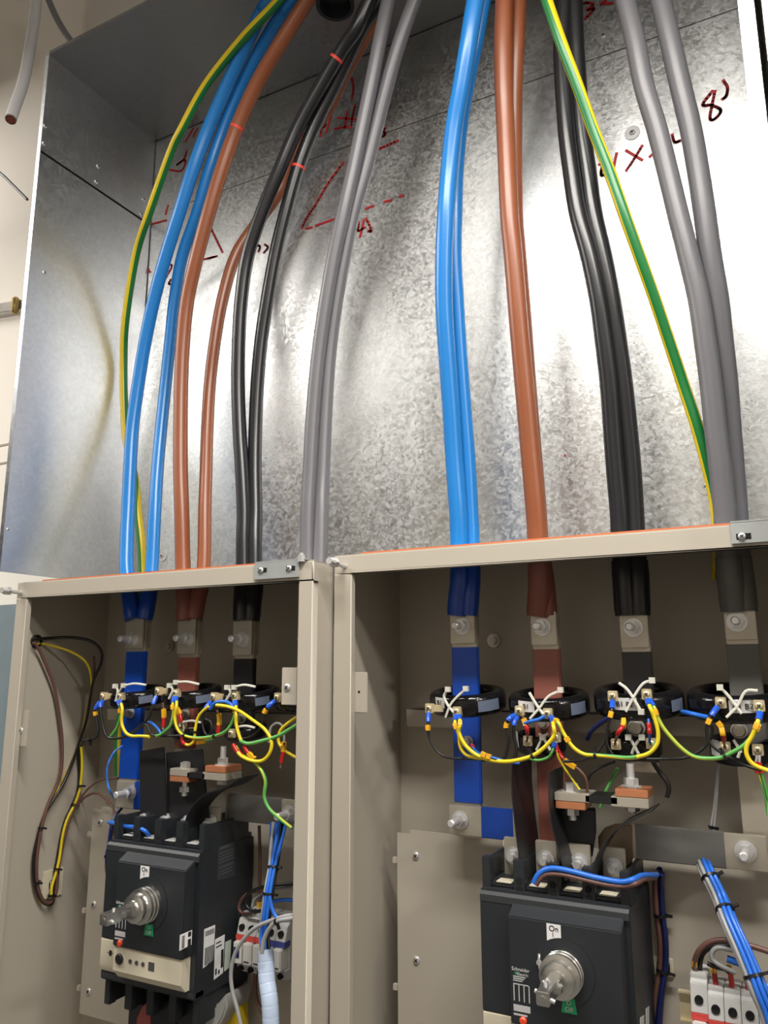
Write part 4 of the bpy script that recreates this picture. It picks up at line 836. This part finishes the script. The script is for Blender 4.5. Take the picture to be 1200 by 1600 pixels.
def fsticker(parent, pts, Y, m, cells, ink='ink'):
    P = [A(x, y, Y) for x, y in pts]; s = obj('sticker', MB().prism(P, (0,.0004,0)), M[m], parent); mb = MB(); o, u, v = P[0], P[1]-P[0], P[3]-P[0]
    for (a0,a1,b0,b1) in cells: mb.prism([p+Vector((0,-.0003,0)) for p in (o+u*a0+v*b0, o+u*a1+v*b0, o+u*a1+v*b1, o+u*a0+v*b1)], (0,.0004,0))
    obj('print', mb, M[ink], s)
fsticker(brL, [(281,1461),(300,1453),(299,1476),(280,1486)], .9275, 'paper', [(.2,.42,.15+.1*k,.2+.1*k) for k in range(8)]+[(.7,.95,.05,.35),(.7,.95,.5,.95)])
# right breaker
bX2 = A(750,1386,1.0).x
brR, hR = breaker('right circuit breaker, larger in view, black with a silver rotary shaft, in the right cabinet', bX2, 1.0, -.273, 1.128, True)
sideX = bX2+.185
sticker(brR, [(1000,1590),(1006,1586),(1006,1630),(1000,1634)], sideX, 'mod')
sticker(brR, [(1009,1576),(1014,1572),(1014,1630),(1009,1634)], sideX, 'mod')
# black flexible barriers between the poles
def sheet(label, pts, Y0, dep, group='black barriers between the breaker poles', th_=.0016):
    P = [A(x, y, Y0) for x, y in pts]; t = tag(obj('barrier_sheet', MB().ribbon(P, (0,1,0), dep, th_, 6), M['barrier'], sm=50), label, 'barrier', group); return t
sheet('tall black barrier sheet left of the brown busbar on the right breaker', [(799,1196),(800,1240),(806,1300),(812,1345),(814,1372)], 1.012, .085)
sheet('black barrier sheet right of the brown busbar on the right breaker', [(858,1206),(858,1250),(862,1290),(876,1340),(884,1376)], 1.012, .065)
sheet('black barrier sheet bending right under the copper link on the right breaker', [(1020,1266),(1000,1276),(970,1291),(948,1312),(932,1340),(924,1372)], 1.012, .05)
sheet('wide black barrier sheet behind the copper link on the right breaker', [(868,1268),(900,1266),(930,1268)], 1.06, .004, None)
def slab(label, poly, Y, dep):
    return tag(obj('barrier_sheet', MB().prism([A(x, y, Y) for x, y in poly], (0,dep,0)), M['barrier'], bevel=.001), label, 'barrier', 'black barriers between the breaker poles')
slab('black insulating board behind the copper link of the right cabinet', [(868,1262),(930,1262),(931,1300),(925,1340),(905,1330),(880,1320),(870,1300)], 1.065, .004)
slab('left black insulating board standing on the left breaker', [(217,1174),(256,1167),(259,1230),(260,1298),(219,1298)], .995, .003)
slab('right black insulating board standing on the left breaker, behind the copper link', [(259,1176),(316,1170),(322,1240),(330,1298),(261,1298)], 1.0, .003)
sheet('black barrier strip bending right under the left copper link', [(374,1216),(352,1230),(322,1240),(302,1258),(291,1278),(287,1300)], .965, .045)
# below the left breaker
lowb = tag(obj('insulated_tail', MB().prism([A(x, y, 1.0) for x, y in [(209,1620),(212,1592),(220,1574),(232,1564),(238,1564),(237,1620)]], (0,.012,0)), M['pink'], bevel=.003), 'dull red insulated bar below the left breaker', 'busbar')
for lab, x0, x1 in (('black barrier board under the left breaker, left of the red bar', 201, 217), ('black barrier board under the left breaker, right of the red bar', 237, 274), ('black barrier board under the left breaker, by its right end', 275, 306)):
    a, b = A(x0, 1562 if x0 < 230 else 1558, .985 if x0 > 230 else 1.02), A(x1, 1700, .985 if x0 > 230 else 1.02)
    tag(obj('barrier_sheet', MB().box(a.x, b.x, a.y, a.y+.05, b.z, a.z), M['barrier'], bevel=.002), lab, 'barrier', 'black barriers under the left breaker')
tag(obj('terminal_shroud', MB().prism([A(x, y, 1.0) for x, y in [(296,1610),(304,1590),(340,1568),(352,1553),(354,1572),(349,1588),(338,1610)]], (0,.06,0)), M['gplastic'], bevel=.003), 'pale grey plastic shroud below the right end of the left breaker', 'shroud')
tag(obj('yellow_duct', MB().prism([A(x, y, 1.03) for x, y in [(347,1620),(350,1575),(362,1550),(369,1556),(371,1620)]], (0,.03,0)), M['yplastic'], bevel=.003), 'yellow plastic piece between the shroud and the grey cable, left cabinet', 'duct')

# ------------------------------------------------------------------ modular devices
def module(label, px, py, Y, w, d=.05, h=(.03,.028,.03), kind='fuse', group=None, stripe='pinkred', hang=.0):
    """one DIN module; px,py = upper left front corner"""
    a = A(px, py, Y); x0, x1, z = a.x+.0003, a.x+w-.0003, a.z
    th = thing('fuse_holder' if kind == 'fuse' else 'modular_breaker', label, 'fuse holder' if kind == 'fuse' else 'breaker', (a.x+w/2, Y+d, z-sum(h)), group)
    t, m_, b = h
    obj('body', MB().box(x0, x1, Y+.012, Y+d, z-sum(h)-.002, z+.004), M['mod'], th, bevel=.001)
    up = obj('upper_block', MB().prism([(x0,Y+.014,z),(x0,Y+.006,z-.004),(x0,Y,z-t),(x0,Y+.014,z-t)], (x1-x0,0,0)), M['mod'], th, bevel=.0008)
    s = Vector(((x0+x1)/2, Y+.0015, z-t*.6)); obj('screw_hole', MB().lathe(s, (0,-1,0), [(.0048,-.003),(.0048,.0012),(.0026,.0004),(1e-5,.0004)], 16), M['hole'], up)
    obj('printed_stripe', MB().box(x0, x1, Y-.0012, Y+.014, z-t-.007, z-t), M[stripe], th)
    nose = obj('front_flap', MB().box(x0+.0012, x1-.0012, Y-.009, Y+.014, z-t-.007-m_, z-t-.0075), M['white'], th, bevel=.0015)
    if kind == 'meter': obj('dark_window', MB().box(x0+.003, x1-.004, Y-.0096, Y-.0088, z-t-.007-m_*.72, z-t-.007-m_*.25), M['navy'], nose)
    else: obj('grip_line', MB().box(x0+.004, x1-.004, Y-.0096, Y-.0088, z-t-.007-m_*.86, z-t-.007-m_*.8), M['gink'], nose)
    lo = obj('lower_block', MB().prism([(x0,Y,z-t-.007-m_),(x0,Y+.008,z-sum(h)),(x0,Y+.014,z-sum(h)),(x0,Y+.014,z-t-.007-m_)], (x1-x0,0,0)), M['mod'], th, bevel=.0008)
    s = Vector(((x0+x1)/2, Y+.002, z-t-.007-m_-b*.4)); obj('screw_hole', MB().lathe(s, (0,-1,0), [(.0042,-.003),(.0042,.0016),(.0024,.0008),(1e-5,.0008)], 16), M['hole'], lo)
    return th
a = A(1075,1524,1.06); b_ = A(1112,1536,1.06)
ra = thing('din_rail', 'metal mounting rail end left of the fuse holders in the right cabinet', 'rail', A(1062,1560,1.09))
c = A(1060,1545,1.10); obj('rail_strip', MB().box(c.x, c.x+.30, 1.10, 1.102, c.z-.034, c.z).box(c.x, c.x+.3, 1.094, 1.10, c.z-.002, c.z).box(c.x, c.x+.3, 1.094, 1.10, c.z-.034, c.z-.032), M['brass'], ra)
wd = A(1135,1540,1.055).x-A(1109,1540,1.055).x
module('tallest white fuse holder at the left of the row, right cabinet', 1076, 1531, 1.055, wd*1.06, h=(.034,.03,.026))
xs = [1103, 1128.5, 1154, 1180, 1206]
for k, lab in enumerate(('first white fuse holder right of the tall one', 'middle white fuse holder, second right of the tall one', 'third white fuse holder right of the tall one, by the blue bundle', 'fourth white fuse holder at the frame edge, behind the blue bundle')):
    c = A(1103, 1551, 1.055); p = proj(Vector((c.x+k*wd, 1.055, c.z)))
    module(lab, p[0], p[1], 1.055, wd, h=(.028,.03,.026), group='white fuse holders on the right rail')
# left cabinet row
wl = A(388,1480,1.02).x-A(373,1480,1.02).x
for k, lab in enumerate(('grey module with a dark window, leftmost of the row in the left cabinet', 'white modular breaker second in the left cabinet row', 'white modular breaker behind the spiral wrapped bundle', 'white modular breaker fourth in the left cabinet row', 'white modular breaker last in the row by the post of the left cabinet')):
    c = A(370, 1432, 1.02); p = proj(Vector((c.x+k*wl, 1.02, c.z)))
    module(lab, p[0], p[1], 1.02, wl, h=(.024,.03,.022), kind='meter' if k == 0 else 'mcb', group=None if k == 0 else 'white modular breakers in the left cabinet', stripe='pinkred' if k < 3 else 'bluestripe')
tm = thing('terminal_strip', 'row of grey and orange rail terminals above the left cabinet breakers', 'terminal', A(410,1432,1.06))
for k in range(9):
    c = A(378+k*9, 1425+k*1.3, 1.05); obj('terminal_block', MB().box(c.x, c.x+.0085, 1.05, 1.078, c.z-.016, c.z), M['mod'] if k < 5 else (M['ivory'] if k % 2 else M['marker']), tm, bevel=.001)

# ------------------------------------------------------------------ wire bundles
def bundle(label, spine, cols, rw, rad, ties=(), wrap=None, flare=0):
    P = [A(*p) for p in spine]; path = smooth(P, 6); th = thing('wire_bundle', label, 'wire bundle', P[-1])
    n = len(cols)
    for k, c in enumerate(cols):
        a = 2*math.pi*k/max(1, n)+.4
        rr = 0 if k == n-1 and n > 3 else rad
        Q = []
        for i, p in enumerate(path):
            d = (path[min(i+1,len(path)-1)]-path[max(i-1,0)]).normalized(); u = d.cross(Vector((0,1,0))).normalized(); v = d.cross(u)
            t = i/(len(path)-1); g = 1+flare*max(0, .25-t)/.25
            Q.append(p+(u*math.cos(a+t*.8)*g+v*math.sin(a+t*.8))*rr)
        obj('insulated_wire', MB().tube(Q, rw, 8, 1), M[COL[c]], th, sm=60)
    for t in ties: tie(th, path, t, rad+rw, .0008)
    if wrap:
        i0 = min(range(len(path)), key=lambda k: abs(proj(path[k])[1]-wrap))
        q = path[i0:]; rs = []; Q = smooth(q, 6)
        rs = [rad+rw+.0035-(.0003 if plen(Q[:i+1]) % .013 < .0018 else 0) for i in range(len(Q))]
        mb = MB().tube(Q, rs, 18, 1); obj('spiral_wrap', mb, M['spiral'], th, sm=50)
    return th
bundle('blue wire bundle running into a pale spiral wrap, left cabinet', [(437,1285,1.02),(432,1320,1.01),(428,1350,1.0),(421,1390,.985),(416,1430,.98),(413,1460,.98),(415,1490,.975),(417,1530,.97),(422,1570,.965),(425,1640,.965)], ['b','b','g','b','b','k','b'], .0026, .0055, ((428,1354),(421,1400)), 1487, 1.6)
bundle('slanting bundle of blue and grey wires on the right of the right cabinet', [(1098,1345,1.10),(1110,1372,1.08),(1126,1405,1.07),(1140,1440,1.05),(1158,1480,1.035),(1175,1520,1.025),(1187,1550,1.02),(1200,1580,1.02),(1212,1620,1.02)], ['b','b','g','g','b','b','nv','b','b'], .0027, .0078, ((1109,1370),(1139,1420),(1182,1526)))
bundle('dark blue and brown wire pair on the plate right of the right breaker', [(1030,1362,1.10),(1029,1385,1.115),(1032,1430,1.118),(1037,1470,1.118),(1037,1510,1.118),(1030,1560,1.115),(1025,1620,1.115)], ['nv','n','nv'], .0036, .0042, ((1034,1427),(1037,1516)))
mt = thing('cable_tie_mount', 'square ivory cable tie mount behind the dark wires, right cabinet', 'tie mount', A(1037,1515,1.13))
a, b = A(1021,1494,1.126), A(1053,1528,1.126)
obj('base', MB().box(a.x, b.x, 1.126, 1.13, b.z, a.z), M['ivory'], mt, bevel=.001); obj('saddle', MB().box((a.x+b.x)/2-.008, (a.x+b.x)/2+.008, 1.122, 1.126, (a.z+b.z)/2-.008, (a.z+b.z)/2+.008), M['ivory'], mt, bevel=.002)
W('thin grey cable curving down left of the spiral wrap', [(470,1428,.96),(445,1432,.955),(425,1438),(400,1449),(383,1465),(368,1488),(361,1518),(363,1548),(371,1578),(380,1620)], 'g', .955, .0028)
W('second grey cable joining the spiral wrap from the post', [(470,1432,.96),(450,1436),(432,1440),(420,1452),(412,1470),(409,1490)], 'g', .953, .0030, ties=((431,1440),))
W('blue and white wire branching from the bundle to the tie', [(421,1400),(424,1415),(428,1427),(433,1434)], 'b', .955, .0026)
W('outer dark wire looping left above the modules of the left cabinet', [(468,1380,1.02),(440,1382),(410,1386),(388,1397),(384,1413),(396,1424),(412,1422)], 'k', 1.02, .0026)
W('brown wire looping farthest left above the modules of the left cabinet', [(410,1390),(385,1398),(374,1412),(375,1424),(386,1428),(400,1422)], 'n', 1.03, .0024)
W('inner grey wire looping above the modules of the left cabinet', [(468,1386,1.02),(440,1388),(415,1393),(398,1405),(394,1418)], 'g', 1.025, .0024)
W('blue wire curling behind the bundle above the left cabinet modules', [(468,1408,1.03),(445,1406),(425,1408),(412,1404),(411,1396),(420,1394)], 'b', 1.03, .0028)
W('thick brown wire hanging below the modules of the left cabinet', [(400,1515),(399,1540),(402,1565),(412,1585)], 'n', 1.04, .003)
W('brown wire arching from the tall fuse holder to the right', [(1090,1526,1.08),(1085,1508,1.075),(1091,1488),(1105,1474),(1125,1469),(1150,1472),(1180,1480),(1210,1490)], 'n', 1.07, .0034, [(None,.014),('mk',.007)])
W('dark wire arching beside the brown one above the fuse holders', [(1096,1526,1.085),(1094,1506,1.08),(1100,1488),(1118,1478),(1145,1480),(1175,1488)], 'k', 1.08, .0028)
W('grey wire curling above the first fuse holder of the right cabinet', [(1150,1520,1.06),(1128,1510),(1114,1500),(1113,1488),(1122,1481),(1140,1484),(1165,1490)], 'g', 1.06, .0028)
W('short blue wire above the fuse holders, behind the bundle', [(1136,1498),(1150,1503),(1162,1507),(1178,1506)], 'b', 1.065, .0042)
W('black wire crossing above the fuse holder ferrules', [(1105,1505),(1118,1511),(1132,1514),(1140,1520)], 'k', 1.065, .0028)
for k, (x, lab) in enumerate(((1117,'first red ferrule wire entering the fuse holders'), (1142,'middle red ferrule wire entering the fuse holders'), (1167,'third red ferrule wire entering the fuse holders'))):
    W(lab, [(x-4,1508,1.075),(x-1,1520,1.075),(x+1,1534,1.075),(x+2,1545,1.075)], 'n', 1.075, .003, [('mk',.008),('red',.03)])
